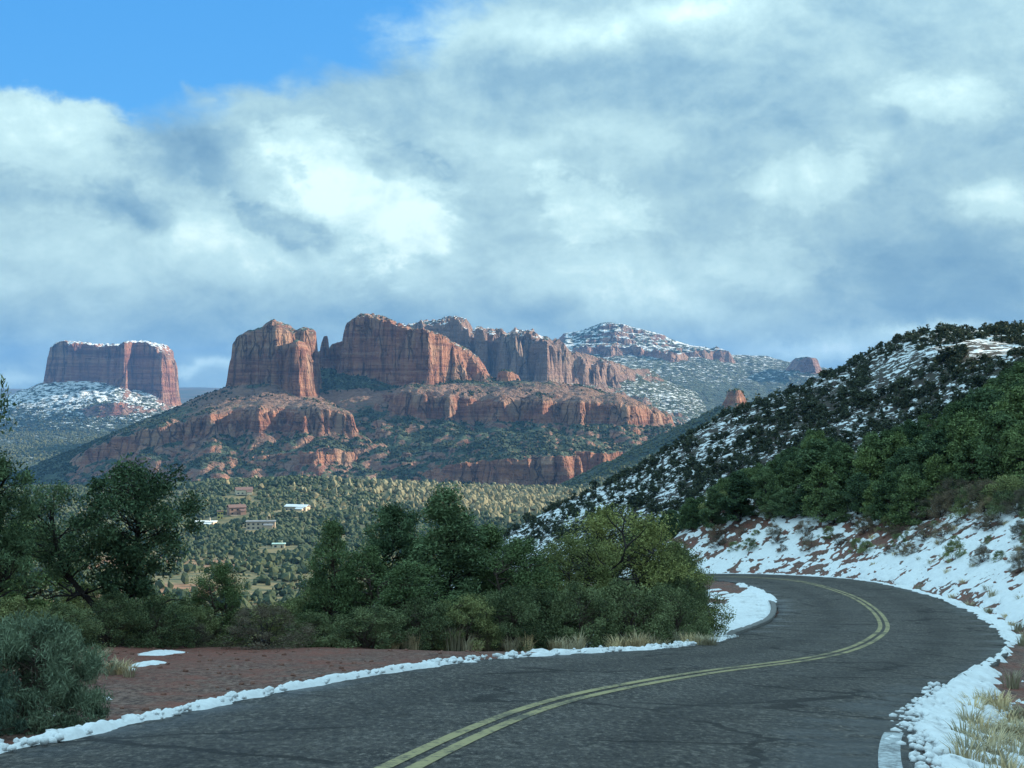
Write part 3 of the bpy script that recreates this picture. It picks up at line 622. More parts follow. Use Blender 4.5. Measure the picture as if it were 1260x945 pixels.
def right_mask(s, o, x, y):
    edge = np.interp(y, [0, 10, 15, 18, 22, 27, 33, 40, 46, 60, 75, 95], [1.1, 1.25, 1.45, 1.3, 1.0, .55, .25, .3, .7, .9, .8, .7])+.7*(fbm(s/.9, s*0, 6, 3)-.5)
    inn = .02+.42*(fbm(s/.6, s*0+9, 16, 3)-.5)+.14*(y < 15.8)
    h = .15*sstep(edge-o, -.05, .25)*sstep(o-inn, -.05, .16)*(.15+1.1*np.tanh(1.2*lump(x, y, .24, 61)))-.045
    h = np.where((y < 20) & (fbm(x/.30, y/.30, 62) > .57) & (o > .05), -.05, h)
    bank = fbm(x/.75+y/1.5, y/1.1-x/1.3, 63, 5, .78)+.34*(fbm(x/7, y/7, 64)-.5)-.545
    bank = bank+.05*sstep(y, 30, 46)*(1-sstep(o, 10, 20))-.10*sstep(o, 16, 26)-.08*(y < 28)+.05*np.exp(-((o-3)/3.0)**2)
    bh = np.minimum(bank*1.1, .13)*(.7+.5*fbm(x/.4, y/.4, 65))
    return np.where(o > .9, np.maximum(h, bh), h)
snow_strip('snow_cover', s_at_y(7), s_at_y(28), .06, np.concatenate([np.arange(-.32, 2.2, .05), np.arange(2.2, 8, .16)]), right_mask, 'lumpy broken snow on the right verge beside the dry grass', True)
snow_strip('snow_cover', s_at_y(28)-.1, s_at_y(88)+22, .15, np.concatenate([np.arange(-.32, 1.6, .06), np.arange(1.6, 8, .14), np.arange(8, 26, .24)]), right_mask, 'patchy snow over the red bank beyond the outside of the bend', True)

def snow_clods():
    ico = np.array([(-1, _g, 0), (1, _g, 0), (-1, -_g, 0), (1, -_g, 0), (0, -1, _g), (0, 1, _g), (0, -1, -_g), (0, 1, -_g), (_g, 0, -1), (_g, 0, 1), (-_g, 0, -1), (-_g, 0, 1)])/math.sqrt(1+_g*_g)
    tri = np.array([(0, 11, 5), (0, 5, 1), (0, 1, 7), (0, 7, 10), (0, 10, 11), (1, 5, 9), (5, 11, 4), (11, 10, 2), (10, 7, 6), (7, 1, 8), (3, 9, 4), (3, 4, 2), (3, 2, 6), (3, 6, 8), (3, 8, 9), (4, 9, 5), (2, 4, 11), (6, 2, 10), (8, 6, 7), (9, 8, 1)])
    rng = np.random.default_rng(77)
    def heap(s, lat, r, label):
        x, y, zr = road_at(s, lat); z = np.maximum(ground_z(x, y), np.where(np.abs(lat) < 3.5, zr, -1e9)); k = len(x)
        v = ico[None]*(.75+.5*rng.random((k, 12, 1)))*r[:, None, None]*np.array([1.15, 1.0, .8]); v = v+np.stack([x, y, z+r*.35+rng.uniform(0, .05, k)], -1)[:, None]
        f = (tri[None]+(np.arange(k)*12)[:, None, None]).reshape(-1, 3)
        tag(link('snow_clods', mesh_np('snow_clods', v.reshape(-1, 3), f, M['snow'], True)), label, 'snow', kind='stuff')
    n_ = 1100; s = s_at_y(6)+(s_at_y(40)-s_at_y(6))*rng.random(n_); keep = vn(s/1.1, s*0, 78) > .22; s = s[keep]; k = len(s)
    heap(s, -wL(s)-np.abs(rng.normal(.16, .16, k))+.03, rng.uniform(.010, .052, k)*(.6+.7*vn(s/.8, s*0, 79)), 'loose snow clods heaped along the left pavement edge')
    n_ = 1500; s = s_at_y(7)+(s_at_y(26)-s_at_y(7))*rng.random(n_); heap(s, wR(s)+rng.uniform(.02, 1.3, n_)-.22*(s > s_at_y(15.8)), rng.uniform(.010, .055, n_), 'loose snow clods strewn over the right verge')
_g = (1+5**.5)/2
snow_clods()

# ------------------------------------------------------------------ plants
def tubes_mesh(tubes, sides=5):
    V = []; Fc = []; o = 0
    for pts, rad in tubes:
        pts = np.asarray(pts, float); k = len(pts); t = np.gradient(pts, axis=0); t /= np.linalg.norm(t, axis=1)[:, None]+1e-9
        ref = np.where(np.abs(t[:, 2:3]) > .9, [[1., 0, 0]], [[0, 0, 1.]]); u = np.cross(t, ref); u /= np.linalg.norm(u, axis=1)[:, None]+1e-9; w = np.cross(t, u)
        a = np.linspace(0, 2*np.pi, sides, endpoint=False)
        r = np.asarray(rad)[:, None, None]*(np.cos(a)[None, :, None]*u[:, None, :]+np.sin(a)[None, :, None]*w[:, None, :])
        V.append((pts[:, None, :]+r).reshape(-1, 3))
        i = np.arange(k*sides).reshape(k, sides); j = np.roll(i, -1, 1)
        Fc.append(np.stack([i[:-1], j[:-1], j[1:], i[1:]], -1).reshape(-1, 4)+o); o += k*sides
    return np.vstack(V), np.vstack(Fc)
def leaves(rng, centers, radii, n, ln, wd, outward=.6, up=.0, flat=.8, tint=None):
    """diamond leaves scattered in clusters; returns verts, faces, tint"""
    k = len(centers); idx = np.repeat(np.arange(k), n); m = len(idx)
    d = rng.normal(size=(m, 3)); d /= np.linalg.norm(d, axis=1)[:, None]; r = rng.random(m)**.5
    p = centers[idx]+d*(radii[idx]*r)[:, None]*np.array([1, 1, flat])
    v = d*outward+rng.normal(size=(m, 3))*(1-outward*.5)+[0, 0, up]; v /= np.linalg.norm(v, axis=1)[:, None]
    w = np.cross(v, rng.normal(size=(m, 3))); w /= np.linalg.norm(w, axis=1)[:, None]+1e-9
    L = ln*(.6+.8*rng.random(m))[:, None]; W = wd*(.6+.8*rng.random(m))[:, None]
    V = np.stack([p-v*L*.5, p+w*W*.5, p+v*L*.5, p-w*W*.5], 1).reshape(-1, 3)
    Fc = np.arange(m*4).reshape(-1, 4)
    t = (tint if tint is not None else rng.random(k))[idx]*.5+rng.random(m)**1.5*.5
    return V, Fc, np.repeat(t, 4)
def curve_pts(a, b, sag, rng, k=4, wob=.08):
    t = np.linspace(0, 1, k+1)[:, None]; L = np.linalg.norm(np.array(b)-a); p = np.array(a)*(1-t)+np.array(b)*t
    p[1:-1] += rng.normal(size=(k-1, 3))*wob*L; p[:, 2] += sag*L*(t[:, 0]*(1-t[:, 0])); return p
def tree_meshes(name, seed, H, R, shape, lm, bm, ncl=70, nlf=160, cr=.38, ln=.085, wd=.028, base=.22, trunk_r=.11, lean=(0, 0), stems=1, outward=.6, up=.15, bare=0, core=.55, trunk_pts=None, wob=.035):
    """shape(u)-> relative crown radius at relative height u; returns (trunk mesh, crown mesh)"""
    rng = np.random.default_rng(seed); tubes = []; tops = []
    for st in range(stems):
        if trunk_pts is not None: tp = np.array(trunk_pts[st], float)*H; tr = np.linspace(trunk_r, trunk_r*.45, len(tp))
        else:
            a = rng.random()*6.28; sp = (0 if stems == 1 else .5*R*(.5+rng.random()))
            top = np.array([lean[0]+math.cos(a)*sp, lean[1]+math.sin(a)*sp, H*(.93 if stems == 1 else .72)])
            b0 = np.array([math.cos(a)*(.10 if stems > 1 else 0), math.sin(a)*(.10 if stems > 1 else 0), -.15])
            tp = curve_pts(b0, top, 0, rng, 6, wob); tr = np.linspace(trunk_r, trunk_r*.18, 7)
        tubes.append((tp, tr)); tops.append(tp)
    C = []; 
    while len(C) < ncl:
        u = rng.random(); a = rng.random()*6.28; zz = base+(1-base)*u
        lump_ = .72+.42*vn(np.array([a*1.3+seed]), np.array([zz*4.5+seed*.7]), seed)[0]
        rr = R*shape(u)*lump_*(core+(1-core)*rng.random())
        tp = tops[rng.integers(stems)]; ax = np.array([np.interp(zz*H, tp[:, 2], tp[:, 0]), np.interp(zz*H, tp[:, 2], tp[:, 1]), 0]) if stems == 1 else np.zeros(3)
        C.append(np.array([ax[0]+math.cos(a)*rr, ax[1]+math.sin(a)*rr, zz*H]))
    C = np.array(C)
    for c in C:
        tp = tops[rng.integers(stems)]; k = rng.uniform(.35, .9); zc = max(.15*H*base, c[2]-k*.5*math.hypot(c[0], c[1])-.1*H*rng.random()); j = np.interp(zc, tp[:, 2], np.arange(len(tp)))
        i = int(min(j, len(tp)-2)); f = j-i; a0 = tp[i]*(1-f)+tp[i+1]*f
        r0 = trunk_r*.34*(1.1-.6*c[2]/H); tubes.append((curve_pts(a0, c, rng.uniform(-.2, .25), rng, 4, .05), np.linspace(r0, .006, 5)))
    for _ in range(bare):
        tp = tops[rng.integers(stems)]; i = rng.integers(1, len(tp)-2); a = rng.random()*6.28; L = R*rng.uniform(.7, 1.15)
        tubes.append((curve_pts(tp[i], tp[i]+np.array([math.cos(a)*L, math.sin(a)*L, rng.uniform(-.1, .45)*L]), rng.uniform(-.3, .3), rng, 6, .06), np.linspace(trunk_r*.35, .006, 7)))
    tv, tf = tubes_mesh(tubes)
    cv, cf, ct = leaves(rng, C, cr*(.6+.8*rng.random(len(C))), nlf, ln, wd, outward, up)
    return mesh_np(name+'_trunk', tv, tf, bm, True), mesh_np(name+'_crown', cv, cf, lm, False, {'tint': ct})
cone = lambda u: (1-u)**.75*.95+.06
rnd_ = lambda u: math.sqrt(max(0.02, 1-(2*u-.85)**2*.82))
dome = lambda u: math.sqrt(max(.03, 1-u*u*.93))
colm = lambda u: (1-u**2.2)*.85+.12
PROTO = {
 'pinyon':  [tree_meshes('pinyon', 3+i, 4.4, 1.35, rnd_, M['pinyon'], M['darkbark'], 74, 260, .36, .10, .034, .30, .10, bare=5, core=.25, wob=.07) for i in range(3)],
 'juniper': [tree_meshes('juniper', 13+i, 4.0, 1.3, [colm, dome, cone][i], M['juniper'], M['bark'], 95, 240, .34, .085, .036, .10, .13, stems=[1, 2, 1][i], bare=1) for i in range(3)],
 'conifer': [tree_meshes('conifer', 23, 4.6, 1.15, cone, M['pinyon'], M['darkbark'], 105, 210, .30, .095, .032, .08, .10, core=.45)],
 'scrub':   [tree_meshes('scrub', 33+i, 2.4, 1.6, dome, M['scrub'], M['bark'], 80, 240, .34, .070, .038, .05, .05, stems=5, core=.6) for i in range(3)],
 'olive':   [tree_meshes('olive', 43+i, 3.8, 2.3, dome, M['olive'], M['darkbark'], 130, 240, .40, .075, .034, .06, .09, stems=4, core=.55, bare=2) for i in range(2)],
 'sage':    [tree_meshes('sage', 53+i, 1.3, 1.05, dome, M['sage'], M['bark'], 150, 300, .17, .085, .011, .04, .018, stems=9, core=.45, outward=.3, up=1.0) for i in range(2)],
 'brown':   [tree_meshes('brown', 63+i, 1.7, 1.5, dome, M['brown'], M['darkbark'], 75, 150, .26, .09, .012, .05, .025, stems=8, core=.5, outward=.5, up=.3, bare=14) for i in range(2)],
 'small':   [tree_meshes('small', 73+i, 1.2, .85, dome, M['scrub'], M['bark'], 34, 150, .22, .060, .030, .05, .02, stems=4) for i in range(2)],
}
PROTO['slope_juniper'] = [tree_meshes('slope_juniper', 91+i, 4.0, 1.45, [colm, dome, dome][i], M['juniper'], M['bark'], 80, 120, .42, .17, .085, .06, .13, stems=[1, 2, 2][i]) for i in range(3)]
PROTO['slope_pinyon'] = [tree_meshes('slope_pinyon', 95+i, 4.4, 1.5, rnd_, M['pinyon'], M['darkbark'], 80, 120, .42, .18, .075, .16, .11, core=.35) for i in range(3)]
PROTO['slope_conifer'] = [tree_meshes('slope_conifer', 99, 4.6, 1.3, cone, M['pinyon'], M['darkbark'], 85, 120, .36, .17, .07, .06, .10, core=.45)]
# the leaning pinyon with two bare forks in front of the valley
PROTO['leaning'] = [tree_meshes('leaning_pinyon', 83, 3.6, 1.25, rnd_, M['pinyon'], M['darkbark'], 46, 180, .32, .10, .026, .46, .085,
                    trunk_pts=[[(.24, 0, -.04), (.10, 0, .16), (-.05, .02, .32), (-.16, 0, .46), (-.22, .02, .62), (-.26, .0, .9)]], bare=9, core=.25)]
# twisted dead branch standing in the olive thicket
def plant(kind, i, name, x, y, h, w=None, rz=None, label=None, cat='tree', group=None, z=None, part='trunk'):
    tm, cm = PROTO[kind][i % len(PROTO[kind])]; bb = np.array([v.co.z for v in cm.vertices]) if False else None
    H0 = HEIGHTS[kind]; W0 = WIDTHS[kind]; sz = h/H0; sx = (w/W0 if w else sz)
    zz = gz(x, y) if z is None else z
    o = bpy.data.objects.new(name, None); COL.objects.link(o); o.empty_display_size = .2
    o.location = (x, y, zz-.03); o.rotation_euler = (0, 0, RNG.uniform(0, 6.28) if rz is None else rz); o.scale = (sx, sx, sz)
    for nm, me in ((part, tm), ('crown', cm)): c = bpy.data.objects.new(nm, me); COL.objects.link(c); c.parent = o
    return tag(o, label, cat, group)
HEIGHTS = dict(pinyon=4.5, juniper=4.1, conifer=4.7, scrub=2.55, olive=4.0, sage=1.4, brown=1.8, small=1.3, leaning=3.8, slope_juniper=4.1, slope_pinyon=4.5, slope_conifer=4.7)
WIDTHS = dict(pinyon=3.0, juniper=2.9, conifer=2.5, scrub=3.6, olive=5.2, sage=2.3, brown=3.4, small=2.0, leaning=3.0, slope_juniper=3.2, slope_pinyon=3.3, slope_conifer=2.8)
RNG = random.Random(7)
def at(kind, i, name, px, d, top_py, label, cat='tree', group=None, wpx=None, rz=None, part='trunk'):
    x = PX(px, d); z = gz(x, float(d)); h = PZ(top_py, d)-z
    return plant(kind, i, name, x, d, h, (wpx*d/F if wpx else None), rz, label, cat, group, z, part)

# --- left side, in front of the valley
at('sage', 0, 'sage_bush', 35, 16.5, 752, 'large grey-green feathery bush beside the snowy left road edge', 'bush', wpx=240, part='stems')
at('sage', 1, 'sage_bush', -70, 15.0, 775, 'grey-green bush at the left end of the dirt pull-out', 'bush', wpx=200, part='stems')
at('leaning', 0, 'pinyon_pine', 112, 33, 585, 'pinyon pine with a slanting bare trunk and forked dead limbs', rz=0.0)
at('pinyon', 0, 'pinyon_pine', 163, 34, 558, 'upright open-crowned pinyon pine with a thick dark trunk', wpx=170, rz=1.0)
at('pinyon', 1, 'pinyon_pine', -12, 31, 560, 'dark pinyon pine left of the slanting-trunked pine', wpx=150, rz=2.0)
at('pinyon', 2, 'pinyon_pine', -96, 27, 365, 'tall pinyon pine rising far above the other roadside trees', wpx=175, rz=.4)
at('juniper', 1, 'juniper', 35, 37, 640, 'rounded juniper behind the slanting-trunked pine', wpx=150)
at('juniper', 1, 'juniper', 270, 36, 692, 'small dark juniper standing alone behind the brown twiggy bush', wpx=90)
for (px, d, tp, w), lb in zip([(75, 28, 742, 120), (140, 32, 728, 110), (195, 33, 738, 110), (235, 35, 742, 100), (20, 26, 730, 130), (110, 35, 715, 120), (180, 37, 722, 130), (330, 38, 738, 130), (225, 40, 735, 120)],
        ['dark shrub between the big grey-green bush and the slanting pine', 'dark shrub at the foot of the slanting pine', 'dark shrub right of the thick pinyon trunk', 'dark shrub behind the snow streak on the dirt', 'dark shrub behind the big grey-green bush',
         'dark shrub behind the slanting bare trunk', 'dark shrub behind the thick pinyon trunk', 'dark shrub behind the wide brown twiggy bush', 'dark shrub in front of the lone small juniper']):
    at('scrub', RNG.randrange(3), 'scrub_oak', px, d, tp, lb, 'shrub', 'shrubs in the thicket under the pinyon pines', wpx=w, part='stems')
for _ in range(34):   # shrubs on the falling ground behind
    _d = RNG.uniform(44, 105); _px = RNG.uniform(-30, 660); _x = PX(_px, _d)
    plant('scrub', RNG.randrange(3), 'scrub_oak', _x, _d, RNG.uniform(1.6, 2.9), RNG.uniform(3.2, 5.0), None, 'leafy shrub on the falling ground behind the roadside trees', 'shrub', 'shrubs on the falling ground behind the roadside trees', part='stems')
at('brown', 0, 'bare_bush', 325, 33.2, 742, 'wide brown twiggy bush at the back of the dirt pull-out', 'bush', wpx=150, part='stems')
at('brown', 1, 'bare_bush', 232, 34, 758, 'small brown twiggy bush beside the snow patch', 'bush', wpx=80, part='stems')
# --- dark clump in the middle
at('juniper', 0, 'juniper', 408, 36.5, 640, 'slender dark juniper at the left end of the dense clump', wpx=95)
at('pinyon', 1, 'pinyon_pine', 482, 38, 622, 'pinyon pine just left of the pointed conifer', wpx=120)
at('conifer', 0, 'conifer', 548, 37, 598, 'pointed conifer rising highest in the dense roadside clump', wpx=155)
at('juniper', 2, 'juniper', 600, 38, 648, 'juniper just right of the pointed conifer', wpx=120)
at('juniper', 1, 'juniper', 448, 37, 672, 'bushy juniper below the pinyon in the dense clump', wpx=110)
at('juniper', 1, 'juniper', 510, 35.5, 690, 'broad juniper at the foot of the pointed conifer', wpx=140)
at('juniper', 1, 'juniper', 640, 37, 662, 'rounded juniper between the pointed conifer and the olive thicket', wpx=130)
at('scrub', 0, 'scrub_oak', 452, 33.3, 742, 'low mid-green shrub bulging onto the dirt pull-out', 'shrub', wpx=130, part='stems')
for (px, d, tp, w), lb in zip([(385, 35, 752, 90), (520, 34, 735, 110), (572, 34.2, 728, 110), (625, 34.8, 720, 120), (400, 38, 710, 110), (368, 40, 732, 110)],
        ['green shrub between the brown bush and the low bulging shrub', 'green shrub right of the low bulging shrub', 'green shrub behind the tall straw grass clump', 'green shrub where the dense clump meets the olive thicket', 'green shrub under the slender dark juniper', 'green shrub left of the slender dark juniper']):
    at('scrub', RNG.randrange(3), 'scrub_oak', px, d, tp, lb, 'shrub', 'shrubs along the front of the dense clump', wpx=w, part='stems')
# --- olive thicket at the inside of the bend
at('olive', 0, 'desert_olive', 765, 41, 618, 'big olive-green tree with a twisted black branch inside the bend', wpx=250)
at('olive', 1, 'desert_olive', 705, 39, 655, 'olive-green tree left of the twisted black branch', wpx=190)
at('olive', 1, 'desert_olive', 820, 42, 662, 'olive-green tree at the inside of the bend by the snow', wpx=170)
for (px, d, tp, w), lb in zip([(665, 36, 722, 120), (715, 36, 716, 120), (770, 36.5, 712, 125), (822, 37.5, 716, 110), (840, 39.5, 705, 90), (834, 44, 690, 80), (832, 50, 672, 80), (834, 57, 668, 80), (800, 46, 690, 110)],
        ['dark shrub at the left end of the olive thicket', 'dark shrub left of the twisted dead tree', 'dark shrub at the foot of the twisted dead tree', 'dark shrub right of the twisted dead tree', 'dark shrub where the kerb begins', 'dark shrub beside the widest roadside snow', 'dark shrub beside the middle of the kerb', 'dark shrub beside the far end of the kerb', 'dark shrub behind the olive thicket']):
    at('scrub', RNG.randrange(3), 'scrub_oak', px, d, tp, lb, 'shrub', 'shrubs along the foot of the olive thicket', wpx=w, part='stems')
def twisted_branch():
    d = 38.6; pts = [(770, 800), (768, 745), (756, 715), (752, 700), (765, 690), (770, 672), (766, 655), (768, 640), (762, 628)]
    rng = np.random.default_rng(4)
    main = np.array([(PX(a, d), d+rng.uniform(-.15, .15), PZ(b, d)) for a, b in pts]); main[0, 2] = ground_z(main[:1, 0], main[:1, 1])[0]-.1
    tubes = [(main, np.linspace(.06, .012, len(main)))]
    for i, (a, b, c, e) in {1: (735, 700, 722, 690), 2: (785, 712, 800, 700), 3: (738, 690, 730, 672), 5: (786, 660, 795, 648), 6: (752, 642, 745, 630)}.items():
        tubes.append((np.array([main[i], (PX(a, d), d+.1, PZ(b, d)), (PX(c, d), d-.1, PZ(e, d))]), [.028, .016, .006]))
    v, f = tubes_mesh(tubes, 6); base = main[0].copy(); v -= base
    tag(link('dead_tree', mesh_np('dead_tree', v, f, M['darkbark'], True), loc=base), 'twisted black dead tree without leaves rising through the olive thicket', 'dead tree')
twisted_branch()

# --- trees on the slope above the far side of the bend
rr = np.random.default_rng(11); placed = []
def slope_trees():
    k = 0; tries = 0
    while k < 150 and tries < 9000:
        tries += 1; px = rr.uniform(770, 1300); y = rr.uniform(84, 124); x = PX(px, y)
        b = lat_right(x, y)
        if b < 6.5+3.5*(px > 1120) or any((x-a)**2+(y-c)**2 < 2.6 for a, c in placed): continue
        z = gz(x, y); hmax = PZ(np.interp(px, [770, 850, 900, 950, 1000, 1050, 1100, 1150, 1200, 1260, 1300], [655, 612, 582, 560, 528, 548, 520, 505, 478, 440, 430]), y)-z
        if hmax < 1.7: continue
        placed.append((x, y))
        kind = ['juniper', 'pinyon', 'juniper', 'conifer'][rr.integers(4)]; h = min(hmax*rr.uniform(.75, 1.0), rr.uniform(2.6, 5.4)*(.7 if b < 10 else 1))
        plant('slope_'+kind, int(rr.integers(3)), {'juniper': 'juniper', 'pinyon': 'pinyon_pine', 'conifer': 'conifer'}[kind], x, y, h, h*rr.uniform(.75, 1.1), None,
              ('tall ' if h > 3.9 else 'low ' if h < 2.6 else 'middling ')+{'juniper': 'bushy dark juniper', 'pinyon': 'open-crowned pinyon pine', 'conifer': 'pointed dark conifer'}[kind]+(' at the lip of the snowy red bank' if b < 10 else ' on the wooded slope above the snowy red bank' if b < 16 else ' high on the wooded slope behind the first rows of trees'),
              'tree', {'juniper': 'junipers on the slope above the red bank', 'pinyon': 'pinyon pines on the slope above the red bank', 'conifer': 'conifers on the slope above the red bank'}[kind], z)
        k += 1
slope_trees()
def bank_shrubs():
    k = 0; tries = 0
    while k < 84 and tries < 9000:
        tries += 1; y = rr.uniform(52, 112); px = rr.uniform(880, 1275); x = PX(px, y); b = lat_right(x, y)
        if b < 3.2 or b > 12 or (b < 7 and rr.random() < .55) or any((x-a)**2+(y-c)**2 < 1.6 for a, c in placed): continue
        placed.append((x, y)); dead = rr.random() < .5; h = rr.uniform(.3, 1.0) if b < 7 else rr.uniform(.9, 1.9)
        if dead: plant('brown', int(rr.integers(2)), 'bare_bush', x, y, h, h*rr.uniform(1.5, 2.2), None, ('low' if h < .8 else 'tall')+' brown twiggy bush on the snowy red bank'+(' near the road' if b < 6 else ' under the trees'), 'bush', 'twiggy bushes on the snowy red bank', part='stems')
        else: plant('small', int(rr.integers(2)), 'scrub_oak', x, y, h, h*rr.uniform(1.4, 2.0), None, ('low' if h < .8 else 'tall')+' green shrub on the snowy red bank'+(' near the road' if b < 6 else ' under the trees'), 'shrub', 'small shrubs on the snowy red bank', part='stems')
        k += 1
bank_shrubs()

# --- scattered shrubs over the far snowy hillside
def hill_shrub_mesh(seed):
    rng = np.random.default_rng(seed); k = int(rng.integers(9, 22)); a = rng.random(k)*6.28; u = rng.random(k)**rng.uniform(.7, 1.6); r = np.sqrt(rng.random(k)); ox, oy = rng.normal(size=2)*.35; tp = rng.uniform(.1, .85)
    C = np.stack([ox*u+np.cos(a)*r*.85*(1-u*tp), oy*u+np.sin(a)*r*.85*(1-u*tp), .15+u*1.45], -1)
    V, Fc, t = leaves(rng, C, rng.uniform(.22, .5, k), 20, .36, .22, .5, .1); tv, tf = tubes_mesh([(np.array([[0, 0, -.3], [.03, 0, .5], [0, .04, 1.2]]), [.10, .08, .03])])
    me = mesh_np('hill_shrub', np.vstack([V, tv]), np.vstack([Fc, tf+len(V)]), M['hillscrub'], False, {'tint': np.concatenate([t, np.zeros(len(tv))])}); return me
def hill_shrubs():
    meshes = [hill_shrub_mesh(200+i) for i in range(9)]; pts = []
    while len(pts) < 6600:
        y = rr.uniform(190, 372); px = rr.uniform(560, 1300); x = PX(px, y)
        if x < PX(600, 350)-30: continue
        if vn(np.array([x/16]), np.array([y/16]), 77)[0]+.45*vn(np.array([x/5]), np.array([y/5]), 78)[0] < .46: continue
        pts.append((x, y))
    pts = np.array(pts); z = MID.z(pts[:, 0], pts[:, 1]); h = .5+1.6*rr.random(len(pts))**1.8+np.where(rr.random(len(pts)) < .08, .8, 0)
    spz = PZ(np.interp(HX+F*pts[:, 0]/pts[:, 1], [a for a, b in _cr], [b for a, b in _cr]), pts[:, 1])
    order = np.argsort(-h/pts[:, 1]); big, rest = order[:300], order[300:]
    for i in big:
        o = link('juniper_shrub', meshes[int(rr.integers(9))], loc=(pts[i, 0], pts[i, 1], z[i]-.1), rz=rr.uniform(0, 6.28), sc=(h[i]/1.8*rr.uniform(.9, 1.4),)*2+(h[i]/1.8,))
        tag(o, 'dark round shrub among snow patches on the far hillside', 'shrub', 'shrubs scattered over the far snowy hillside')
    data = []
    for me in meshes:
        v = np.empty(len(me.vertices)*3, np.float32); me.vertices.foreach_get('co', v); f = np.empty(len(me.loops), np.int32); me.loops.foreach_get('vertex_index', f)
        t = np.empty(len(me.vertices), np.float32); me.attributes['tint'].data.foreach_get('value', t); data.append((v.reshape(-1, 3), f.reshape(-1, 4), t))
    V, Fc, T = [], [], []; o = 0
    for i in rest:
        v, f, t = data[int(rr.integers(9))]; a = rr.uniform(0, 6.28); c, s = math.cos(a), math.sin(a); k = h[i]/1.8; kx = k*rr.uniform(.9, 1.4)
        V.append(np.stack([(v[:, 0]*c-v[:, 1]*s)*kx+pts[i, 0], (v[:, 0]*s+v[:, 1]*c)*kx+pts[i, 1], v[:, 2]*k+z[i]-.1], -1)); Fc.append(f+o); T.append(t); o += len(v)
    tag(link('hillside_scrub', mesh_np('hillside_scrub', np.vstack(V), np.vstack(Fc), M['hillscrub'], False, {'tint': np.concatenate(T)})), 'smaller scrub filling in between the shrubs of the snowy hillside', 'scrub', kind='stuff')
hill_shrubs()

# --- forest of the valley and the scrub on the butte slopes (far off, one mass each)
_t = (1+5**.5)/2
ICO = np.array([(-1, _t, 0), (1, _t, 0), (-1, -_t, 0), (1, -_t, 0), (0, -1, _t), (0, 1, _t), (0, -1, -_t), (0, 1, -_t), (_t, 0, -1), (_t, 0, 1), (-_t, 0, -1), (-_t, 0, 1)])/math.sqrt(1+_t*_t)
ICF = np.array([(0, 11, 5), (0, 5, 1), (0, 1, 7), (0, 7, 10), (0, 10, 11), (1, 5, 9), (5, 11, 4), (11, 10, 2), (10, 7, 6), (7, 1, 8), (3, 9, 4), (3, 4, 2), (3, 2, 6), (3, 6, 8), (3, 8, 9), (4, 9, 5), (2, 4, 11), (6, 2, 10), (8, 6, 7), (9, 8, 1)])
def wood(name, x, y, z, h, w, tint, m, label, cat, seed):
    rng = np.random.default_rng(seed); k = len(x)
    base = ICO[None]*(.55+.85*rng.random((k, 12, 1))); a = rng.random(k)*6.28; c, s = np.cos(a)[:, None], np.sin(a)[:, None]
    bx = base[..., 0]*c-base[..., 1]*s; by = base[..., 0]*s+base[..., 1]*c; bz = base[..., 2]
    tap = 1-.12*np.clip(bz, -1, 1)
    V = np.stack([bx*tap*w[:, None]*.5+x[:, None], by*tap*w[:, None]*.5+y[:, None], (bz*.55+.42)*h[:, None]+z[:, None]], -1).reshape(-1, 3)
    Fc = (ICF[None]+(np.arange(k)*12)[:, None, None]).reshape(-1, 3)
    return tag(link(name, mesh_np(name, V, Fc, m, False, {'tint': np.repeat(tint, 12)})), label, cat, kind='stuff')
M['forest'] = foliage('valley_forest', (.038, .060, .038), (.130, .150, .082))
M['cotton'] = foliage('bare_cottonwood', (.19, .17, .10), (.30, .27, .165))
M['talusveg'] = foliage('slope_scrub', (.040, .058, .036), (.095, .105, .055))
HOUSES = [(300, 630, 1600, 17, 12, 5.0, .3), (252, 660, 1330, 18, 11, 3.6, -.1), (291, 651, 1390, 15, 11, 7.0, .4), (321, 663, 1300, 24, 12, 6.5, .12), (366, 645, 1440, 22, 9, 4.2, -.35), (271, 652, 1370, 5, 5, 6.5, .2), (343, 684, 1130, 9, 6, 3.0, .1)]
HXY = [(PX(a, d), float(d)) for a, b, d, *_ in HOUSES]
def valley_wood():
    rng = np.random.default_rng(5); y = 480+1560*rng.random(70000)**.9; px = rng.uniform(-60, 760, 70000); x = PX(px, y)
    dens = .60+1.3*(fbm(x/80, y/80, 6)-.5)+1.1*(fbm(x/24, y/24, 7)-.5)-.28*sstep(y, 1200, 800)
    meadow = np.exp(-((px-310)/130)**2-((y-1000)/160)**2)*.22
    cott = np.exp(-((x+10)/105)**2-((y-1690)/190)**2)
    keep = rng.random(70000) < np.clip(dens-meadow-cott*1.4, .02, .93)
    keep &= ~(np.exp(-((x+360)/40)**2-((y-1935)/22)**2) > .4)
    for hx, hy in HXY: keep &= ~((np.abs(x-hx) < 15) & (y < hy+12) & (y > hy-45))
    x, y = x[keep], y[keep]; k = len(x); z = VAL.z(x, y); h = (1.5+3.8*rng.random(k)**1.6)*(.6+.9*fbm(x/50, y/50, 8)); w = h*rng.uniform(.75, 1.35, k)
    wood('valley_forest', x, y, z-.3, h, w, np.clip(.15+.9*(fbm(x/60, y/60, 9)-.35)+.5*rng.random(k), 0, 1), M['forest'], 'green juniper forest filling the sunlit valley floor', 'forest', 1)
    n_ = 1500; x = rng.normal(-6, 92, n_); y = rng.normal(1700, 130, n_); z = VAL.z(x, y); h = rng.uniform(5, 9, n_)
    wood('cottonwood_grove', x, y, z-.3, h, h*rng.uniform(.6, .95, n_), rng.random(n_), M['cotton'], 'pale leafless cottonwoods along the creek below the buttes', 'grove', 2)
valley_wood()
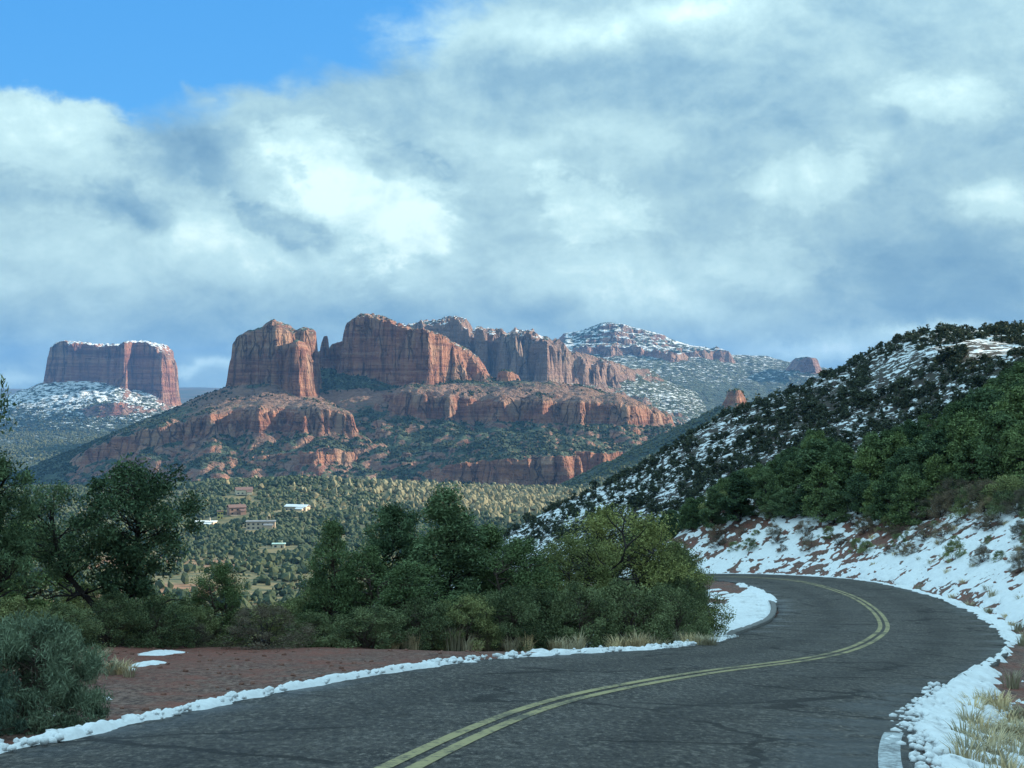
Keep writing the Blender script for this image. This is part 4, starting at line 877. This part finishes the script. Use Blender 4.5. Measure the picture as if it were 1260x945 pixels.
def lowland_scrub():
    rng = np.random.default_rng(16); n_ = 15000; y = rng.uniform(2950, 5700, n_); x = PX(rng.uniform(-30, 200, n_), y); keep = (fbm(x/110, y/110, 18)+.3*(rng.random(n_)-.5) > .40) & (x > -2550) & (x < -770); x, y = x[keep], y[keep]; k = len(x)
    z = MES.z(x, y); h = rng.uniform(3, 7.5, k); wood('lowland_scrub', x, y, z-.5, h, h*rng.uniform(.9, 1.6, k), rng.random(k), M['talusveg'], 'scrub over the low hills below the far square butte', 'scrub', 6)
lowland_scrub()
def butte_scrub():
    rng = np.random.default_rng(15); n_ = 42000; x = rng.uniform(-1000, 560, n_); y = rng.uniform(2400, 3290, n_)
    gy, gx = np.gradient(CAT.Z, CAT.ys, CAT.xs); sl = np.hypot(gx, gy); i = np.clip(((x-CAT.xs[0])/2.5).astype(int), 0, len(CAT.xs)-1); j = np.clip(((y-CAT.ys[0])/3.0).astype(int), 0, len(CAT.ys)-1)
    s_ = sl[j, i]; z = CAT.z(x, y); d = fbm(x/45, y/45, 16)+.25*(rng.random(n_)-.5)-.35*np.exp(-((z+20)/40)**2)*(y < 2990)
    keep = (s_ < .75) & (d > .40) & (z < 40); x, y, z = x[keep], y[keep], z[keep]; k = len(x); h = rng.uniform(1.8, 4.6, k)
    wood('butte_scrub', x, y, z-.3, h, h*rng.uniform(.8, 1.5, k), rng.random(k), M['talusveg'], 'dark scrub dotting the talus slopes of the red buttes', 'scrub', 3)
    n_ = 16000; y = rng.uniform(2045, 2700, n_); x = PX(rng.uniform(560, 1010, n_), y); keep = (fbm(x/40, y/40, 17) > .40) & ~((x < 556) & (y > 2400)); x, y = x[keep], y[keep]; k = len(x)
    z = cathedral_fn(x[None], y[None])[0]; h = rng.uniform(1.8, 4.4, k)
    wood('foothill_scrub', x, y, z-.3, h, h*rng.uniform(.8, 1.5, k), rng.random(k), M['talusveg'], 'dark scrub on the rounded spur behind the snowy hillside', 'scrub', 4)
butte_scrub()

# --- dry grass
def tuft_mesh(seed, n_=70, h=.45, spread=.16):
    rng = np.random.default_rng(seed); a = rng.random(n_)*6.28; r = spread*np.sqrt(rng.random(n_)); b = np.stack([np.cos(a)*r, np.sin(a)*r, np.full(n_, -.03)], -1)
    out = np.stack([np.cos(a), np.sin(a), np.zeros(n_)], -1)*(.15+.5*rng.random(n_))[:, None]+rng.normal(size=(n_, 3))*.1; L = h*(.5+.6*rng.random(n_))
    m = b+out*(L*.35)[:, None]; m[:, 2] = L*.55; t = b+out*(L*1.0)[:, None]; t[:, 2] = L*(.95-.25*rng.random(n_))
    s = np.cross(out+1e-3, [0, 0, 1.]); s /= np.linalg.norm(s, axis=1)[:, None]+1e-9; w = (.006+.006*rng.random(n_))[:, None]
    V = np.stack([b-s*w, b+s*w, m+s*w*.8, m-s*w*.8, t+s*w*.2, t-s*w*.2], 1).reshape(-1, 3); i = np.arange(n_)*6
    Fc = np.concatenate([np.stack([i, i+1, i+2, i+3], -1), np.stack([i+3, i+2, i+4, i+5], -1)])
    return mesh_np('grass_tuft', V, Fc, M['straw'], False, {'tint': np.repeat(rng.random(n_), 6)})
def tufts():
    ms = [tuft_mesh(300+i) for i in range(4)]; rng = np.random.default_rng(21)
    def put(x, y, h, w, label, group):
        z = gz(x, y)
        tag(link('grass_tuft', ms[int(rng.integers(4))], loc=(x, y, z), rz=rng.uniform(0, 6.28), sc=(w/.45, w/.45, h/.45)), label, 'grass', group)
    for px, d, h in [(557, 33.6, .75)]: put(PX(px, d), d, h, .55, 'tall straw-coloured grass clump in front of the dense roadside clump', None)
    for _ in range(58):
        px = rng.uniform(470, 880); d = 33.4+.012*(px-470)*.5+rng.uniform(-.5, .6)
        put(PX(px, d), d, rng.uniform(.22, .55), rng.uniform(.3, .5), 'dry straw grass tuft at the foot of the roadside shrubs', 'dry tufts at the foot of the roadside shrubs')
    for _ in range(9):
        px = rng.uniform(105, 170); d = rng.uniform(19.5, 27)+(px-95)*.04
        put(PX(px, d), d, rng.uniform(.12, .28), rng.uniform(.25, .45), 'dry grass tuft between the grey-green bush and the dirt', 'dry tufts by the grey-green bush')
    for _ in range(150):
        y = rng.uniform(11.5, 25); x, yy, _z = road_at(s_at_y(y), float(wR(s_at_y(y)))+rng.uniform(.55, 2.6))
        if rng.random() < .3*(y > 20): continue
        put(float(x), float(yy), rng.uniform(.14, .34), rng.uniform(.3, .5), 'dry straw grass tuft on the right verge behind the lumpy snow', 'dry tufts on the right verge')
    for _ in range(90):
        y = rng.uniform(26, 92); x, yy, _z = road_at(s_at_y(y), float(wR(s_at_y(y)))+rng.uniform(.5, 7.0))
        put(float(x), float(yy), rng.uniform(.15, .45), rng.uniform(.25, .6), 'dry grass tuft poking through snow at the foot of the bank', 'dry tufts at the foot of the bank')
tufts()
# --- stones on the dirt and the bank
def stone_mesh(seed):
    rng = np.random.default_rng(seed); v = ICO*(.7+.5*rng.random((12, 1)))*np.array([1, .8, .6]); return mesh_np('stone', v, ICF, M['stone'], False)
def stones():
    ms = [stone_mesh(400+i) for i in range(5)]; rng = np.random.default_rng(31)
    def put(x, y, r, label, group):
        z = gz(x, y); tag(link('stone', ms[int(rng.integers(5))], loc=(x, y, z+r*.2), rz=rng.uniform(0, 6.28), sc=r), label, 'stone', group)
    for _ in range(240):
        px = rng.uniform(60, 600); d = rng.uniform(17, 32); x = PX(px, d); s, l = road_st(np.array([x]), np.array([d])); o = -l[0]-wL(s[0])
        if .7 < o < verge(s[0])-.3: put(x, d, rng.uniform(.012, .06)**1.0, 'small stone on the red dirt of the pull-out', 'stones on the red dirt')
    k = 0
    while k < 150:
        y = rng.uniform(40, 100); s = s_at_y(y); o = rng.uniform(1.2, 8); x, yy, _ = road_at(s, float(wR(s))+o); x, yy = float(x), float(yy)
        put(x, yy, rng.uniform(.05, .24), 'red stone lying on the snowy bank', 'stones on the snowy bank'); k += 1
stones()
# --- snow patches on the dirt
def patches():
    for (ax, ad), (bx, bd), w, lab in [((178, 27.4), (224, 30.6), .42, 'long streak of snow on the red dirt under the brown bush'), ((168, 24.6), (200, 25.8), .24, 'short streak of snow below the long one on the dirt'), ((150, 23.6), (158, 24.2), .16, 'small snow patch on the dirt by the dry grass'),
                                       ((118, 19.4), (134, 19.9), .13, 'small snow patch at the foot of the grey-green bush'), ((60, 17.4), (68, 17.6), .06, 'tiny snow lump beside the grey-green bush')]:
        A = np.array([PX(ax, ad), ad]); B = np.array([PX(bx, bd), bd]); c0 = (A+B)/2; ex = (B-A)/2; L = np.linalg.norm(ex); ex /= L; ey = np.array([-ex[1], ex[0]])
        a = np.linspace(0, 2*np.pi, 48, endpoint=False); V = []; rings = 8
        for r in range(rings):
            k = 1-r/(rings-1); rad = k*(.35+1.3*fbm(np.cos(a)*2.6+ax, np.sin(a)*2.6, 9, 4)); u = np.cos(a)*rad*L; v = np.sin(a)*rad*w
            x = c0[0]+u*ex[0]+v*ey[0]; y = c0[1]+u*ex[1]+v*ey[1]
            z = NEAR.z(x, y)+.055*(1-k**3)*(.5+1.0*fbm(x/.2, y/.2, 10))-.03*k; V.append(np.stack([x, y, z], -1))
        V = np.array(V).reshape(-1, 3); i = np.arange(rings*48).reshape(rings, 48); j = np.roll(i, -1, 1); Fc = np.stack([i[:-1], j[:-1], j[1:], i[1:]], -1).reshape(-1, 4)
        c = V.mean(0); tag(link('snow_patch', mesh_np('snow_patch', V-c, Fc, M['snow'], True), loc=c), lab, 'snow patch')
patches()

# ------------------------------------------------------------------ houses in the valley
M['stucco'] = flatmat('tan_stucco', (.52, .42, .31), .15, .4); M['cream'] = flatmat('cream_stucco', (.68, .58, .42), .12, .4); M['brick'] = flatmat('brown_stucco', (.36, .22, .17), .15, .4); M['lemon'] = flatmat('yellow_stucco', (.55, .48, .16), .1, .4)
M['roofred'] = flatmat('brown_roof', (.20, .12, .10), .2, .6); M['roofwhite'] = flatmat('snowy_roof', (.74, .78, .80), .08, .5); M['roofgrey'] = flatmat('grey_roof', (.22, .23, .24), .2, .5); M['teal'] = flatmat('pale_teal_roof', (.42, .62, .58), .1, .5); M['glass'] = flatmat('dark_glass', (.03, .04, .05), .2, 1, .2); M['door'] = flatmat('door_wood', (.12, .07, .05), .2, 3)
def boxm(name, x0, x1, y0, y1, z0, z1, m):
    v = [(x, y, z) for z in (z0, z1) for y in (y0, y1) for x in (x0, x1)]; f = [(0, 2, 3, 1), (4, 5, 7, 6), (0, 1, 5, 4), (2, 6, 7, 3), (0, 4, 6, 2), (1, 3, 7, 5)]
    return mesh_np(name, v, f, m)
def gable(name, x0, x1, y0, y1, z0, z1, ov, m):
    ym = (y0+y1)/2; x0 -= ov; x1 += ov; y0 -= ov; y1 += ov; t = .25
    v = [(x, y, z) for x in (x0, x1) for (y, z) in ((y0, z0), (ym, z1), (y1, z0), (y1, z0-t), (ym, z1-t*1.2), (y0, z0-t))]
    f = [(0, 6, 7, 1), (1, 7, 8, 2), (2, 8, 9, 3), (3, 9, 10, 4), (4, 10, 11, 5), (5, 11, 6, 0), (0, 1, 4, 5), (1, 2, 3, 4), (6, 11, 10, 7), (7, 10, 9, 8)]
    return mesh_np(name, v, f, m)
def house(i, spec, wall, roof, kind, label):
    px, py, d, L, W, H, rz = spec; x = PX(px, d); z = float(VAL.z(np.array([x]), np.array([float(d)]))[0]); zp = PZ(py, d)
    base = max(z, zp-H*.6) if zp > z else z
    o = bpy.data.objects.new('house', None); COL.objects.link(o); o.location = (x, d, z-.3); o.rotation_euler = (0, 0, rz); lift = 0.0
    link('wall', boxm('wall', -L/2, L/2, -W/2, W/2, 0, H, wall), o)
    if kind == 'gable': r = link('roof', gable('roof', -L/2, L/2, -W/2, W/2, H+.05, H+W*.22, .6, roof), o)
    else: r = link('roof', boxm('roof', -L/2-.5, L/2+.5, -W/2-.5, W/2+.5, H+.01, H+.55, roof), o)
    link('chimney', boxm('chimney', L*.2, L*.2+.9, 1, 1.9, H+.1, H+W*.22+1.0, wall), r)
    nfl = 2 if H > 5.5 else 1; nw = max(2, int(L/4))
    for fl in range(nfl):
        for k in range(nw):
            cx = -L/2+(k+.5)*L/nw; zz = .9+fl*H/nfl*.98
            if fl == 0 and k == nw//2: link('door', boxm('door', cx-.6, cx+.6, -W/2-.05, -W/2+.02, 0.1, 2.2, M['door']), o)
            else:
                wn = link('window', boxm('window', cx-.9, cx+.9, -W/2-.06, -W/2+.02, zz, zz+1.4, M['glass']), o)
    for sx in (-1, 1): link('window', boxm('window', sx*L/2-.04, sx*L/2+.04, -1, 1, 1, 2.4, M['glass']), o)
    if L > 12:   # a lower wing with its own roof
        link('wing', boxm('wing', L*.12, L*.42, -W/2-4.5, -W/2-.02, 0, H*.62, wall), o); link('wing_roof', gable('wing_roof', L*.12, L*.42, -W/2-4.5, -W/2-.02, H*.62+.05, H*.62+1.3, .5, roof), o)
        link('terrace', boxm('terrace', -L*.48, L*.10, -W/2-4.0, -W/2-.03, 0, .5, M['stucco']), o)
    tag(o, label, 'house')
for i, (spec, w, r, k, lb) in enumerate(zip(HOUSES, ['cream', 'stucco', 'brick', 'stucco', 'stucco', 'lemon', 'cream'], ['roofred', 'roofwhite', 'roofred', 'roofgrey', 'roofwhite', 'roofred', 'teal'], ['gable', 'flat', 'gable', 'flat', 'gable', 'flat', 'flat'],
        ['cream house highest on the wooded valley hill', 'low tan house with a snowy flat roof in the valley', 'brown house with a brown gabled roof in the valley', 'two-storey tan house with rows of windows in the valley', 'long house with a bright snowy gabled roof in the valley', 'small yellow tower-like house beside the brown house', 'small building with a pale teal roof low in the valley'])):
    house(i, spec, M[w], M[r], k, lb)

# ------------------------------------------------------------------ haze
def haze():
    x0, x1, y0, y1, z0, z1 = -9300, 9300, -3200, 14300, -274, 330
    v = [(x, y, z) for z in (z0, z1) for y in (y0, y1) for x in (x0, x1)]
    f = [(0, 2, 3, 1), (4, 5, 7, 6), (0, 1, 5, 4), (2, 6, 7, 3), (0, 4, 6, 2), (1, 3, 7, 5)]
    me = bpy.data.meshes.new('haze'); me.from_pydata(v, [], f)
    m = bpy.data.materials.new('haze_air'); m.use_nodes = True; t = m.node_tree; t.nodes.clear()
    o = t.nodes.new('ShaderNodeOutputMaterial'); p = t.nodes.new('ShaderNodeVolumePrincipled')
    p.inputs['Color'].default_value = (.16, .45, 1.0, 1); p.inputs['Density'].default_value = HAZE; p.inputs['Anisotropy'].default_value = 0.0
    t.links.new(p.outputs[0], o.inputs['Volume']); me.materials.append(m)
    tag(link('haze', me), 'thin pale blue winter haze over the valley and buttes', 'haze', kind='stuff')
HAZE = 3.7e-5
haze()
